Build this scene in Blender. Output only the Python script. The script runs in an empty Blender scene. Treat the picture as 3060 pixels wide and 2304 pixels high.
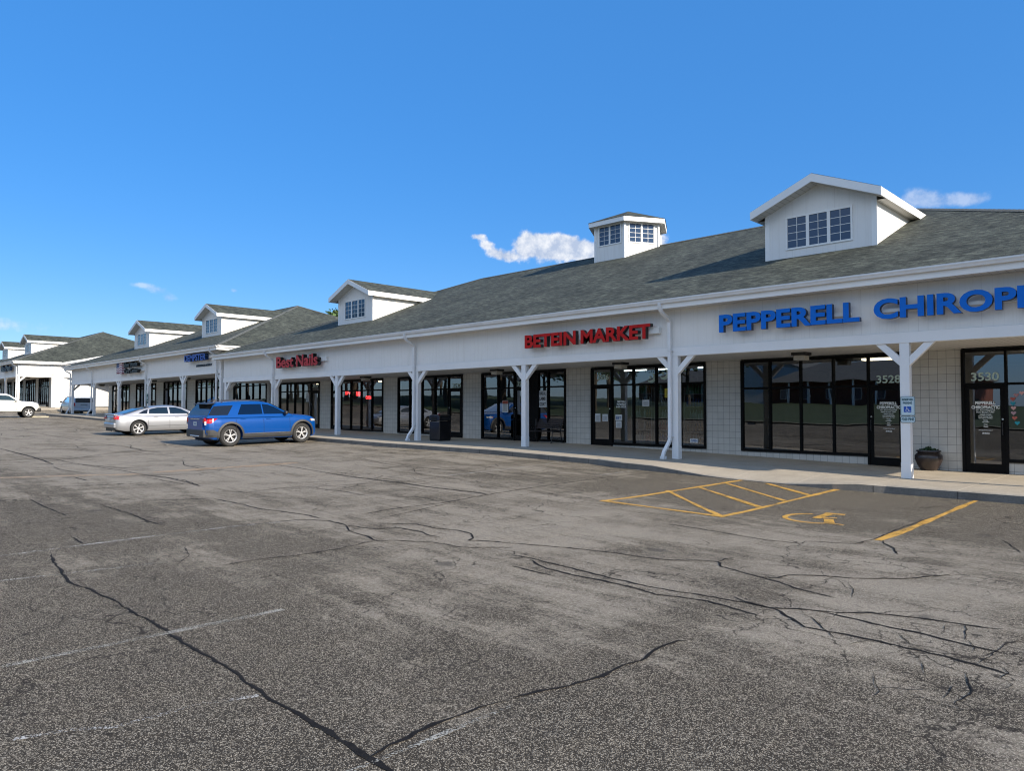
import bpy, bmesh, math, random
from math import radians, sin, cos, pi
from mathutils import Vector, Matrix
random.seed(7)
R = math.radians
S = bpy.context.scene
COL = S.collection

# ------------------------------------------------------------------ camera
cam_d = bpy.data.cameras.new("camera")
cam = bpy.data.objects.new("camera", cam_d); COL.objects.link(cam)
cam_d.sensor_width = 36.0; cam_d.lens = 25.284
cam_d.clip_start = 0.05; cam_d.clip_end = 3000
cam.location = (0.0, -17.858, 1.6)
yaw, pitch = R(44.809), R(1.798)
cam.rotation_euler = (pi/2 + pitch, 0, yaw)
S.camera = cam

# ------------------------------------------------------------------ light
SUN_TO = Vector((2.16, 0.10, 1.0)).normalized()        # direction towards the sun
sun_el = math.asin(SUN_TO.z); sun_az = math.atan2(SUN_TO.x, SUN_TO.y)
sd = bpy.data.lights.new("sun", 'SUN'); sd.energy = 5.0; sd.angle = R(0.5); sd.color = (1.0, 0.90, 0.76)
so = bpy.data.objects.new("sun", sd); COL.objects.link(so)
so.rotation_euler = (-SUN_TO).to_track_quat('-Z', 'Y').to_euler()

W = bpy.data.worlds.new("World"); S.world = W; W.use_nodes = True
nt = W.node_tree; nt.nodes.clear()
def N(t, typ, **kw):
    n = t.nodes.new(typ)
    for k, v in kw.items(): setattr(n, k, v)
    return n
sky = N(nt, 'ShaderNodeTexSky'); sky.sky_type = 'NISHITA'; sky.sun_disc = False
sky.sun_elevation = sun_el; sky.sun_rotation = sun_az; sky.altitude = 200
sky.air_density = 1.0; sky.dust_density = 0.4; sky.ozone_density = 3.0
hs = N(nt, 'ShaderNodeHueSaturation'); hs.inputs['Hue'].default_value = .508; hs.inputs['Saturation'].default_value = 1.38; hs.inputs['Value'].default_value = 1.0
nt.links.new(sky.outputs[0], hs.inputs['Color'])
az = N(nt, 'ShaderNodeMixRGB'); az.inputs['Fac'].default_value = .55; az.inputs['Color2'].default_value = (.62, 2.15, 5.3, 1); nt.links.new(hs.outputs[0], az.inputs['Color1'])
# clouds: small cumulus puffs placed by compass direction and height in the sky
tc = N(nt, 'ShaderNodeTexCoord')
def vm(op, a, b=None):
    n = N(nt, 'ShaderNodeVectorMath', operation=op)
    for i, v in enumerate((a, b)):
        if v is None: continue
        if isinstance(v, tuple): n.inputs[i].default_value = v
        else: nt.links.new(v, n.inputs[i])
    return n
def mm(op, a, b=None, c=None, clamp=False):
    n = N(nt, 'ShaderNodeMath', operation=op); n.use_clamp = clamp
    for i, v in enumerate((a, b, c)):
        if v is None: continue
        if isinstance(v, (int, float)): n.inputs[i].default_value = v
        else: nt.links.new(v, n.inputs[i])
    return n.outputs[0]
vec = vm('NORMALIZE', tc.outputs['Generated']).outputs[0]
def puff(az, el, wa, we):
    a, e = R(az), R(el)
    d = Vector((sin(a)*cos(e), cos(a)*cos(e), sin(e)))
    rt = Vector((cos(a), -sin(a), 0)); up = rt.cross(d)
    u = mm('DIVIDE', vm('DOT_PRODUCT', vec, tuple(rt)).outputs['Value'], math.tan(R(wa)))
    v = mm('DIVIDE', mm('SUBTRACT', vm('DOT_PRODUCT', vec, tuple(up)).outputs['Value'], 0.0), math.tan(R(we)))
    r = mm('SQRT', mm('ADD', mm('MULTIPLY', u, u), mm('MULTIPLY', v, v)))
    g = mm('POWER', 2.718, mm('MULTIPLY', mm('MULTIPLY', r, r), -1.1))
    fwd = mm('GREATER_THAN', vm('DOT_PRODUCT', vec, tuple(d)).outputs['Value'], 0.5)
    return mm('MULTIPLY', g, fwd)
nz = N(nt, 'ShaderNodeTexNoise'); nz.inputs['Scale'].default_value = 50; nz.inputs['Detail'].default_value = 4.5; nz.inputs['Roughness'].default_value = .62
nt.links.new(vec, nz.inputs['Vector'])
nb = N(nt, 'ShaderNodeTexNoise'); nb.inputs['Scale'].default_value = 17; nb.inputs['Detail'].default_value = 3
nt.links.new(vec, nb.inputs['Vector'])
puffs = [(-47.5,13.5,.8,.32),(-46.9,12.9,.8,.35),(-46.2,12.3,.9,.4),(-45.3,11.9,1.1,.5),(-43.7,13.0,1.3,1.15),(-42.0,12.5,2.0,1.1),(-40.9,13.0,1.6,.75),(-39.2,12.3,2.2,.9),
         (-33.4,12.9,.9,1.1),(-31.2,12.2,1.3,.6),(-36,12.0,3,1.0)]
soft = [(-15.1,14.5,1.2,.8),(-13.6,14.0,1.8,.6),(-11.9,13.8,1.1,.5),(-72.2,8.7,.9,.22),(-71.2,8.4,.9,.32),(-70.4,7.9,.6,.38),(-66.0,8.7,.3,.2),(-81.0,5.4,3.0,.6)]
def union(lst):
    o = None
    for p in lst:
        q = puff(*p); o = q if o is None else mm('ADD', o, q)
    return o
def cmask(lst, amp, lo, hi, top):
    d = union(lst)
    d = mm('ADD', d, mm('MULTIPLY', mm('SUBTRACT', nz.outputs['Fac'], .5), amp))
    d = mm('ADD', d, mm('MULTIPLY', mm('SUBTRACT', nb.outputs['Fac'], .5), .5))
    mr = N(nt, 'ShaderNodeMapRange', interpolation_type='SMOOTHSTEP'); nt.links.new(d, mr.inputs['Value'])
    mr.inputs['From Min'].default_value = lo; mr.inputs['From Max'].default_value = hi; mr.inputs['To Max'].default_value = top
    return mr.outputs[0]
m1 = cmask(puffs, 1.5, .42, 1.0, .93); m2 = cmask(soft, 1.5, .35, 1.25, .40)
msk = mm('MAXIMUM', m1, m2)
ccol = N(nt, 'ShaderNodeMixRGB'); ccol.inputs['Color1'].default_value = (3.0,3.5,4.5,1); ccol.inputs['Color2'].default_value = (5.6,5.7,5.9,1)
nt.links.new(mm('MULTIPLY', mm('SUBTRACT', nz.outputs['Fac'], .38), 4.0, clamp=True), ccol.inputs['Fac'])
mx = N(nt, 'ShaderNodeMixRGB'); nt.links.new(msk, mx.inputs['Fac']); nt.links.new(az.outputs[0], mx.inputs['Color1']); nt.links.new(ccol.outputs[0], mx.inputs['Color2'])
# broad glow added to the sky behind the camera to lift the shaded facade
fill_glow = mm('MULTIPLY', mm('ADD', puff(-150, 30, 32, 15), puff(150, 32, 30, 15)), mm('ADD', .55, nb.outputs['Fac']))
mk = N(nt, 'ShaderNodeMapRange', interpolation_type='SMOOTHSTEP'); nt.links.new(fill_glow, mk.inputs['Value']); mk.inputs['From Min'].default_value = .1; mk.inputs['From Max'].default_value = .9; mk.inputs['To Max'].default_value = .85
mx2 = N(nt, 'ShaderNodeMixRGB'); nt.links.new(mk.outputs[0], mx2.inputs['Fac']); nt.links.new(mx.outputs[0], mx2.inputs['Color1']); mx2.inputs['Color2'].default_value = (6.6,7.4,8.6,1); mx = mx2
bg = N(nt, 'ShaderNodeBackground'); bg.inputs['Strength'].default_value = 0.115
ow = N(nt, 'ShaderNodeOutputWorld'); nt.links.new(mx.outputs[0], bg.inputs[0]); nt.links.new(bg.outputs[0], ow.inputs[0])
S.view_settings.view_transform = 'Standard'; S.view_settings.look = 'None'
S.view_settings.exposure = 0.58; S.view_settings.gamma = 1.0
S.render.engine = 'CYCLES'
S.cycles.pixel_filter_type = 'BLACKMAN_HARRIS'; S.cycles.filter_width = 1.15
S.cycles.max_bounces = 7; S.cycles.transparent_max_bounces = 12; S.cycles.glossy_bounces = 4

# ------------------------------------------------------------------ materials
MATS = {}
def mat(name, col, rough=.6, metal=0.0, var=0.0, vscale=3.0, bump=0.0, bscale=40.0, coat=0.0, emit=None, spec=.5):
    if name in MATS: return MATS[name]
    m = bpy.data.materials.new(name); m.use_nodes = True; t = m.node_tree
    b = t.nodes['Principled BSDF']; b.inputs['Roughness'].default_value = rough; b.inputs['Metallic'].default_value = metal
    b.inputs['Coat Weight'].default_value = coat; b.inputs['Coat Roughness'].default_value = .04; b.inputs['Specular IOR Level'].default_value = spec
    b.inputs['Base Color'].default_value = (*col, 1)
    if var or bump:
        c = N(t, 'ShaderNodeTexCoord')
    if var:
        n = N(t, 'ShaderNodeTexNoise'); n.inputs['Scale'].default_value = vscale; n.inputs['Detail'].default_value = 6; n.inputs['Roughness'].default_value = .65
        t.links.new(c.outputs['Object'], n.inputs['Vector'])
        x = N(t, 'ShaderNodeMixRGB', blend_type='MIX')
        x.inputs['Color1'].default_value = (*[max(0, v*(1-var)) for v in col], 1); x.inputs['Color2'].default_value = (*[min(1, v*(1+var*.6)) for v in col], 1)
        rr = N(t, 'ShaderNodeMapRange'); rr.inputs['From Min'].default_value = .3; rr.inputs['From Max'].default_value = .7
        t.links.new(n.outputs['Fac'], rr.inputs['Value']); t.links.new(rr.outputs[0], x.inputs['Fac']); t.links.new(x.outputs[0], b.inputs['Base Color'])
    if bump:
        n2 = N(t, 'ShaderNodeTexNoise'); n2.inputs['Scale'].default_value = bscale; n2.inputs['Detail'].default_value = 4
        t.links.new(c.outputs['Object'], n2.inputs['Vector'])
        bp = N(t, 'ShaderNodeBump'); bp.inputs['Strength'].default_value = bump; bp.inputs['Distance'].default_value = .02
        t.links.new(n2.outputs['Fac'], bp.inputs['Height']); t.links.new(bp.outputs[0], b.inputs['Normal'])
    if emit:
        b.inputs['Emission Color'].default_value = (*emit[0], 1); b.inputs['Emission Strength'].default_value = emit[1]
    MATS[name] = m; return m

M_white = mat('white_trim', (.80,.80,.78), .45, var=.05, vscale=1.2)
M_gutter = mat('gutter_metal', (.74,.74,.73), .35, var=.10, vscale=2.5)
M_bronze = mat('dark_bronze', (.004,.004,.004), .6, var=.2, vscale=8, spec=.12)
M_black = mat('black_plastic', (.012,.012,.013), .5, var=.2)
M_rubber = mat('tyre_rubber', (.022,.022,.022), .75, var=.3, vscale=20)
M_chrome = mat('chrome', (.75,.75,.76), .15, metal=1)
M_alloy = mat('alloy', (.62,.62,.62), .3, metal=.4)
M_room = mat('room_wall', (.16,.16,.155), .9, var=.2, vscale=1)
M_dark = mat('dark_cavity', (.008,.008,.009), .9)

def panel_mat():
    m = bpy.data.materials.new('grooved_white_siding'); m.use_nodes = True; t = m.node_tree; b = t.nodes['Principled BSDF']
    c = N(t, 'ShaderNodeTexCoord'); sp = N(t, 'ShaderNodeSeparateXYZ'); t.links.new(c.outputs['Object'], sp.inputs[0])
    ad = N(t, 'ShaderNodeMath', operation='ADD'); t.links.new(sp.outputs['X'], ad.inputs[0]); t.links.new(sp.outputs['Y'], ad.inputs[1])
    def m1(op, a, v):
        n = N(t, 'ShaderNodeMath', operation=op); t.links.new(a, n.inputs[0])
        if isinstance(v, float): n.inputs[1].default_value = v
        else: t.links.new(v, n.inputs[1])
        return n.outputs[0]
    def grooves(pitch, w):
        fr = m1('FRACT', m1('MULTIPLY', ad.outputs[0], 1.0/pitch), 0.0)
        return m1('LESS_THAN', fr, w/pitch)
    g = grooves(.2032, .008); j = grooves(1.2192, .006)
    n = N(t, 'ShaderNodeTexNoise'); n.inputs['Scale'].default_value = 1.3; n.inputs['Detail'].default_value = 7; n.inputs['Roughness'].default_value = .7
    t.links.new(c.outputs['Object'], n.inputs['Vector'])
    cr = N(t, 'ShaderNodeMixRGB'); cr.inputs['Color1'].default_value = (.70,.69,.66,1); cr.inputs['Color2'].default_value = (.80,.79,.765,1); t.links.new(n.outputs['Fac'], cr.inputs['Fac'])
    c2 = N(t, 'ShaderNodeMixRGB'); t.links.new(cr.outputs[0], c2.inputs['Color1']); c2.inputs['Color2'].default_value = (.60,.59,.57,1); t.links.new(m1('MULTIPLY', g, .35), c2.inputs['Fac'])
    c3 = N(t, 'ShaderNodeMixRGB'); t.links.new(c2.outputs[0], c3.inputs['Color1']); c3.inputs['Color2'].default_value = (.5,.49,.47,1); t.links.new(m1('MULTIPLY', j, .7), c3.inputs['Fac'])
    # small specks, nail heads and old fixing holes
    vo = N(t, 'ShaderNodeTexVoronoi'); vo.inputs['Scale'].default_value = 2.2; t.links.new(c.outputs['Object'], vo.inputs['Vector'])
    lt = m1('LESS_THAN', vo.outputs['Distance'], .022)
    c4 = N(t, 'ShaderNodeMixRGB'); t.links.new(c3.outputs[0], c4.inputs['Color1']); c4.inputs['Color2'].default_value = (.25,.24,.22,1); t.links.new(m1('MULTIPLY', lt, .6), c4.inputs['Fac'])
    mp = N(t, 'ShaderNodeMapping'); mp.inputs['Scale'].default_value = (3.5, 3.5, .30); t.links.new(c.outputs['Object'], mp.inputs[0])
    sn = N(t, 'ShaderNodeTexNoise'); sn.inputs['Scale'].default_value = 1.6; sn.inputs['Detail'].default_value = 6; sn.inputs['Roughness'].default_value = .7; t.links.new(mp.outputs[0], sn.inputs['Vector'])
    sr = N(t, 'ShaderNodeMapRange'); sr.inputs['From Min'].default_value = .52; sr.inputs['From Max'].default_value = .75; sr.inputs['To Max'].default_value = .30; t.links.new(sn.outputs['Fac'], sr.inputs['Value'])
    c5 = N(t, 'ShaderNodeMixRGB'); t.links.new(sr.outputs[0], c5.inputs['Fac']); t.links.new(c4.outputs[0], c5.inputs['Color1']); c5.inputs['Color2'].default_value = (.50,.47,.40,1)
    t.links.new(c5.outputs[0], b.inputs['Base Color']); b.inputs['Roughness'].default_value = .6
    return m
M_panel = panel_mat()
M_beam = mat('white_beam', (.78,.775,.76), .5, var=.06, vscale=.8)

def soffit_mat():
    m = bpy.data.materials.new('vinyl_soffit'); m.use_nodes = True; t = m.node_tree; b = t.nodes['Principled BSDF']
    c = N(t, 'ShaderNodeTexCoord'); sp = N(t, 'ShaderNodeSeparateXYZ'); t.links.new(c.outputs['Object'], sp.inputs[0])
    a = N(t, 'ShaderNodeMath', operation='MULTIPLY'); t.links.new(sp.outputs['X'], a.inputs[0]); a.inputs[1].default_value = 1/.15
    f = N(t, 'ShaderNodeMath', operation='FRACT'); t.links.new(a.outputs[0], f.inputs[0])
    l = N(t, 'ShaderNodeMath', operation='LESS_THAN'); t.links.new(f.outputs[0], l.inputs[0]); l.inputs[1].default_value = .09
    cr = N(t, 'ShaderNodeMixRGB'); cr.inputs['Color1'].default_value = (.62,.60,.56,1); cr.inputs['Color2'].default_value = (.36,.35,.33,1); t.links.new(l.outputs[0], cr.inputs['Fac'])
    t.links.new(cr.outputs[0], b.inputs['Base Color']); b.inputs['Roughness'].default_value = .6
    return m
M_soffit = soffit_mat()

def tile_mat(name, ox, oz):
    m = bpy.data.materials.new(name); m.use_nodes = True; t = m.node_tree; b = t.nodes['Principled BSDF']
    c = N(t, 'ShaderNodeTexCoord'); sp = N(t, 'ShaderNodeSeparateXYZ'); t.links.new(c.outputs['Object'], sp.inputs[0])
    ad = N(t, 'ShaderNodeMath', operation='ADD'); t.links.new(sp.outputs['X'], ad.inputs[0]); t.links.new(sp.outputs['Y'], ad.inputs[1])
    cb = N(t, 'ShaderNodeCombineXYZ'); t.links.new(ad.outputs[0], cb.inputs[0]); t.links.new(sp.outputs['Z'], cb.inputs[1])
    mp = N(t, 'ShaderNodeMapping'); mp.inputs['Location'].default_value = (-ox, -oz, 0); t.links.new(cb.outputs[0], mp.inputs[0])
    br = N(t, 'ShaderNodeTexBrick'); br.offset = 0; br.inputs['Scale'].default_value = 1; br.inputs['Brick Width'].default_value = .2; br.inputs['Row Height'].default_value = .2
    br.inputs['Mortar Size'].default_value = .0045; br.inputs['Mortar Smooth'].default_value = .3; br.inputs['Bias'].default_value = -.2
    br.inputs['Color1'].default_value = (.56,.54,.49,1); br.inputs['Color2'].default_value = (.62,.60,.55,1); br.inputs['Mortar'].default_value = (.16,.16,.15,1)
    t.links.new(mp.outputs[0], br.inputs['Vector'])
    n = N(t, 'ShaderNodeTexNoise'); n.inputs['Scale'].default_value = 5; n.inputs['Detail'].default_value = 6; t.links.new(c.outputs['Object'], n.inputs['Vector'])
    x = N(t, 'ShaderNodeMixRGB', blend_type='MULTIPLY'); x.inputs['Fac'].default_value = .22
    t.links.new(br.outputs['Color'], x.inputs['Color1']); t.links.new(n.outputs['Fac'], x.inputs['Color2']); t.links.new(x.outputs[0], b.inputs['Base Color'])
    b.inputs['Roughness'].default_value = .38
    bp = N(t, 'ShaderNodeBump'); bp.inputs['Strength'].default_value = .5; bp.inputs['Distance'].default_value = .006; bp.invert = True
    t.links.new(br.outputs['Fac'], bp.inputs['Height']); t.links.new(bp.outputs[0], b.inputs['Normal'])
    return m

def shingle_mat():
    m = bpy.data.materials.new('asphalt_shingles'); m.use_nodes = True; t = m.node_tree; b = t.nodes['Principled BSDF']
    uv = N(t, 'ShaderNodeUVMap'); uv.uv_map = 'UVMap'
    br = N(t, 'ShaderNodeTexBrick'); br.offset = .5; br.inputs['Scale'].default_value = 1
    br.inputs['Brick Width'].default_value = .30; br.inputs['Row Height'].default_value = .14; br.inputs['Mortar Size'].default_value = .008; br.inputs['Mortar Smooth'].default_value = .2
    br.inputs['Color1'].default_value = (.092,.098,.074,1); br.inputs['Color2'].default_value = (.050,.056,.043,1); br.inputs['Mortar'].default_value = (.045,.045,.038,1)  # mortar colour paints the shadow line along each shingle row
    wn = N(t, 'ShaderNodeTexNoise'); wn.inputs['Scale'].default_value = 4; wn.inputs['Detail'].default_value = 2; t.links.new(uv.outputs[0], wn.inputs['Vector'])
    dv = N(t, 'ShaderNodeVectorMath', operation='SCALE'); t.links.new(wn.outputs['Color'], dv.inputs[0]); dv.inputs['Scale'].default_value = .02
    av = N(t, 'ShaderNodeVectorMath', operation='ADD'); t.links.new(uv.outputs[0], av.inputs[0]); t.links.new(dv.outputs[0], av.inputs[1])
    t.links.new(av.outputs[0], br.inputs['Vector'])
    n = N(t, 'ShaderNodeTexNoise'); n.inputs['Scale'].default_value = .55; n.inputs['Detail'].default_value = 8; n.inputs['Roughness'].default_value = .7; t.links.new(uv.outputs[0], n.inputs['Vector'])
    n2 = N(t, 'ShaderNodeTexNoise'); n2.inputs['Scale'].default_value = 6; n2.inputs['Detail'].default_value = 7; n2.inputs['Roughness'].default_value = .9; t.links.new(uv.outputs[0], n2.inputs['Vector'])
    # dark algae streaks running down the slope and lichen
    mp = N(t, 'ShaderNodeMapping'); mp.inputs['Scale'].default_value = (2.6, 8.0, 1); t.links.new(uv.outputs[0], mp.inputs[0])
    n3 = N(t, 'ShaderNodeTexNoise'); n3.inputs['Scale'].default_value = 1.2; n3.inputs['Detail'].default_value = 5; t.links.new(mp.outputs[0], n3.inputs['Vector'])
    r1 = N(t, 'ShaderNodeMapRange'); r1.inputs['From Min'].default_value = .3; r1.inputs['From Max'].default_value = .7; r1.inputs['To Min'].default_value = .55; r1.inputs['To Max'].default_value = 1.4; t.links.new(n.outputs['Fac'], r1.inputs['Value'])
    r2 = N(t, 'ShaderNodeMapRange'); r2.inputs['From Min'].default_value = .3; r2.inputs['From Max'].default_value = .7; r2.inputs['To Min'].default_value = .25; r2.inputs['To Max'].default_value = 1.75; t.links.new(n2.outputs['Fac'], r2.inputs['Value'])
    r3 = N(t, 'ShaderNodeMapRange'); r3.inputs['From Min'].default_value = .38; r3.inputs['From Max'].default_value = .62; r3.inputs['To Min'].default_value = .55; r3.inputs['To Max'].default_value = 1.35; t.links.new(n3.outputs['Fac'], r3.inputs['Value'])
    a = N(t, 'ShaderNodeMath', operation='MULTIPLY'); t.links.new(r1.outputs[0], a.inputs[0]); t.links.new(r2.outputs[0], a.inputs[1])
    a2 = N(t, 'ShaderNodeMath', operation='MULTIPLY'); t.links.new(a.outputs[0], a2.inputs[0]); t.links.new(r3.outputs[0], a2.inputs[1])
    x = N(t, 'ShaderNodeVectorMath', operation='SCALE'); t.links.new(br.outputs['Color'], x.inputs[0]); t.links.new(a2.outputs[0], x.inputs['Scale'])
    t.links.new(x.outputs[0], b.inputs['Base Color']); b.inputs['Roughness'].default_value = .9; b.inputs['Specular IOR Level'].default_value = .25
    # each course is a thin wedge: high at its lower edge
    sp = N(t, 'ShaderNodeSeparateXYZ'); t.links.new(av.outputs[0], sp.inputs[0])
    dvd = N(t, 'ShaderNodeMath', operation='MULTIPLY'); t.links.new(sp.outputs['Y'], dvd.inputs[0]); dvd.inputs[1].default_value = 1/.14
    fr = N(t, 'ShaderNodeMath', operation='FRACT'); t.links.new(dvd.outputs[0], fr.inputs[0])
    sb = N(t, 'ShaderNodeMath', operation='SUBTRACT'); sb.inputs[0].default_value = 1; t.links.new(fr.outputs[0], sb.inputs[1])
    h = N(t, 'ShaderNodeMath', operation='ADD'); t.links.new(sb.outputs[0], h.inputs[0])
    nn = N(t, 'ShaderNodeMath', operation='MULTIPLY'); t.links.new(n2.outputs['Fac'], nn.inputs[0]); nn.inputs[1].default_value = 1.2; t.links.new(nn.outputs[0], h.inputs[1])
    bp = N(t, 'ShaderNodeBump'); bp.inputs['Strength'].default_value = .8; bp.inputs['Distance'].default_value = .012; t.links.new(h.outputs[0], bp.inputs['Height']); t.links.new(bp.outputs[0], b.inputs['Normal'])
    return m
M_shingle = shingle_mat()
M_ridge = mat('ridge_shingles', (.10,.105,.095), .9, var=.4, vscale=8, bump=.5, bscale=20)

def glass_mat(name, ior=1.75, tint=(.42,.45,.44), ripple=.0):
    m = bpy.data.materials.new(name); m.use_nodes = True; t = m.node_tree; t.nodes.clear()
    o = N(t, 'ShaderNodeOutputMaterial'); mixn = N(t, 'ShaderNodeMixShader'); tr = N(t, 'ShaderNodeBsdfTransparent'); gl = N(t, 'ShaderNodeBsdfGlossy')
    fr = N(t, 'ShaderNodeFresnel'); fr.inputs['IOR'].default_value = ior; tr.inputs[0].default_value = (*tint, 1); gl.inputs['Roughness'].default_value = 0.0; gl.inputs['Color'].default_value = (.95,.97,1,1)
    t.links.new(fr.outputs[0], mixn.inputs[0]); t.links.new(tr.outputs[0], mixn.inputs[1]); t.links.new(gl.outputs[0], mixn.inputs[2]); t.links.new(mixn.outputs[0], o.inputs[0])
    if ripple:
        c = N(t, 'ShaderNodeTexCoord'); n = N(t, 'ShaderNodeTexNoise'); n.inputs['Scale'].default_value = 1.1; n.inputs['Detail'].default_value = 1; t.links.new(c.outputs['Object'], n.inputs['Vector'])
        bp = N(t, 'ShaderNodeBump'); bp.inputs['Strength'].default_value = ripple; bp.inputs['Distance'].default_value = .01; t.links.new(n.outputs['Fac'], bp.inputs['Height'])
        t.links.new(bp.outputs[0], gl.inputs['Normal'])
    MATS[name] = m; return m
M_glass = glass_mat('shop_glass', 2.35, tint=(.6,.62,.62), ripple=.15)
M_carglass = glass_mat('car_glass', 1.6, tint=(.10,.12,.12))
M_upglass = mat('dormer_glass', (.018,.04,.085), .08, spec=.8)

def asphalt_mat():
    m = bpy.data.materials.new('worn_asphalt'); m.use_nodes = True; t = m.node_tree; b = t.nodes['Principled BSDF']
    c = N(t, 'ShaderNodeTexCoord'); P = c.outputs['Object']
    def noise(scale, det=4, rough=.6, vec=None):
        n = N(t, 'ShaderNodeTexNoise'); n.inputs['Scale'].default_value = scale; n.inputs['Detail'].default_value = det; n.inputs['Roughness'].default_value = rough
        t.links.new(vec or P, n.inputs['Vector']); return n.outputs['Fac']
    def mth(op, a, b2=None, clamp=False):
        n = N(t, 'ShaderNodeMath', operation=op); n.use_clamp = clamp
        for i, v in enumerate((a, b2)):
            if v is None: continue
            if isinstance(v, (int, float)): n.inputs[i].default_value = v
            else: t.links.new(v, n.inputs[i])
        return n.outputs[0]
    def rng(v, a, b2, c2=0., d=1., smooth=True):
        n = N(t, 'ShaderNodeMapRange'); n.interpolation_type = 'SMOOTHSTEP' if smooth else 'LINEAR'
        t.links.new(v, n.inputs['Value']); n.inputs['From Min'].default_value = a; n.inputs['From Max'].default_value = b2; n.inputs['To Min'].default_value = c2; n.inputs['To Max'].default_value = d
        return n.outputs[0]
    sp = N(t, 'ShaderNodeSeparateXYZ'); t.links.new(P, sp.inputs[0]); X, Y = sp.outputs[0], sp.outputs[1]
    # sealcoat left (dark) in the kerb stalls, worn to pale aggregate in the drive lane
    lane = mth('SUBTRACT', 1.0, rng(X, -19, -9.6, 0, 1))        # older pale surface further along the row
    mpx = N(t, 'ShaderNodeMapping'); mpx.inputs['Scale'].default_value = (.22, 1.1, 1); t.links.new(P, mpx.inputs[0])
    mpy = N(t, 'ShaderNodeMapping'); mpy.inputs['Scale'].default_value = (1.0, .28, 1); mpy.inputs['Rotation'].default_value = (0,0,R(8)); t.links.new(P, mpy.inputs[0])
    wear_shade = mth('ADD', mth('MULTIPLY', noise(.36, 7, .7), 1.2), mth('MULTIPLY', noise(1.5, 7, .74, mpx.outputs[0]), 1.9))
    wear_shade = mth('ADD', wear_shade, mth('MULTIPLY', noise(1.5, 5, .65, mpy.outputs[0]), .8))
    wear_shade = mth('ADD', mth('SUBTRACT', wear_shade, 1.95), mth('MULTIPLY', lane, .26))
    wear_shade = mth('SUBTRACT', wear_shade, mth('MULTIPLY', mth('SUBTRACT', 1.0, rng(Y, -15.6, -12.0, 0, 1)), .20))  # darker towards the camera: low-sun speckle shading put into the colour
    wear_shade = mth('SUBTRACT', wear_shade, mth('MULTIPLY', mth('MULTIPLY', rng(Y, -7.5, -5.5, 0, 1), rng(X, -11, -9.5, 0, 1)), .26))
    # wheel-polished lane between the two rows of stalls
    lane2 = mth('MULTIPLY', rng(Y, -14.2, -11.5, 0, 1), mth('SUBTRACT', 1.0, rng(Y, -8.0, -5.6, 0, 1)))
    wear_shade = mth('ADD', wear_shade, mth('MULTIPLY', lane2, .20))
    wear_shade = mth('ADD', wear_shade, mth('MULTIPLY', noise(6, 4, .7), .25))
    wear_shade = mth('ADD', wear_shade, mth('MULTIPLY', mth('SUBTRACT', noise(26, 3, .7), .5), .75))
    # centre, then stretch: tyre-polished streaks and dark leftover sealcoat
    w = rng(wear_shade, .02, .60, 0, 1)
    of = N(t, 'ShaderNodeVectorMath', operation='ADD'); t.links.new(P, of.inputs[0]); of.inputs[1].default_value = (4.3, 9.1, 0)
    blot = mth('ADD', noise(.42, 5, .62, of.outputs[0]), mth('MULTIPLY', mth('SUBTRACT', noise(2.6, 5, .7), .5), .22))
    w = mth('MULTIPLY', w, mth('SUBTRACT', 1.0, mth('MULTIPLY', rng(blot, .47, .66), .66)))
    # aggregate: stones in binder
    vo = N(t, 'ShaderNodeTexVoronoi'); vo.inputs['Scale'].default_value = 150; vo.inputs['Randomness'].default_value = 1; t.links.new(P, vo.inputs['Vector'])
    cs = N(t, 'ShaderNodeSeparateColor'); t.links.new(vo.outputs['Color'], cs.inputs[0])
    stone = mth('MULTIPLY', mth('GREATER_THAN', cs.outputs[0], mth('SUBTRACT', .60, mth('MULTIPLY', w, .34))), mth('LESS_THAN', vo.outputs['Distance'], .62))
    vo2 = N(t, 'ShaderNodeTexVoronoi'); vo2.inputs['Scale'].default_value = 75; t.links.new(P, vo2.inputs['Vector'])
    cs2 = N(t, 'ShaderNodeSeparateColor'); t.links.new(vo2.outputs['Color'], cs2.inputs[0])
    fine = mth('MULTIPLY', mth('GREATER_THAN', cs2.outputs[1], mth('SUBTRACT', .95, mth('MULTIPLY', w, .5))), .45)
    st = mth('MAXIMUM', stone, fine)
    sc = N(t, 'ShaderNodeMixRGB'); sc.inputs['Color1'].default_value = (.095,.080,.060,1); sc.inputs['Color2'].default_value = (.45,.395,.305,1); t.links.new(cs.outputs[1], sc.inputs['Fac'])
    bd = N(t, 'ShaderNodeMixRGB'); bd.inputs['Color1'].default_value = (.046,.039,.030,1); bd.inputs['Color2'].default_value = (.270,.230,.178,1); t.links.new(w, bd.inputs['Fac'])
    mx_ = N(t, 'ShaderNodeMixRGB'); t.links.new(st, mx_.inputs['Fac']); t.links.new(bd.outputs[0], mx_.inputs['Color1']); t.links.new(sc.outputs[0], mx_.inputs['Color2'])
    # hairline crazing: warped cells, shown only where a broad noise lets it
    wpn = N(t, 'ShaderNodeTexNoise'); wpn.inputs['Scale'].default_value = 1.8; wpn.inputs['Detail'].default_value = 5; t.links.new(P, wpn.inputs['Vector'])
    ws_ = N(t, 'ShaderNodeVectorMath', operation='SCALE'); t.links.new(wpn.outputs['Color'], ws_.inputs[0]); ws_.inputs['Scale'].default_value = .9
    wa_ = N(t, 'ShaderNodeVectorMath', operation='ADD'); t.links.new(P, wa_.inputs[0]); t.links.new(ws_.outputs[0], wa_.inputs[1])
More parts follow.
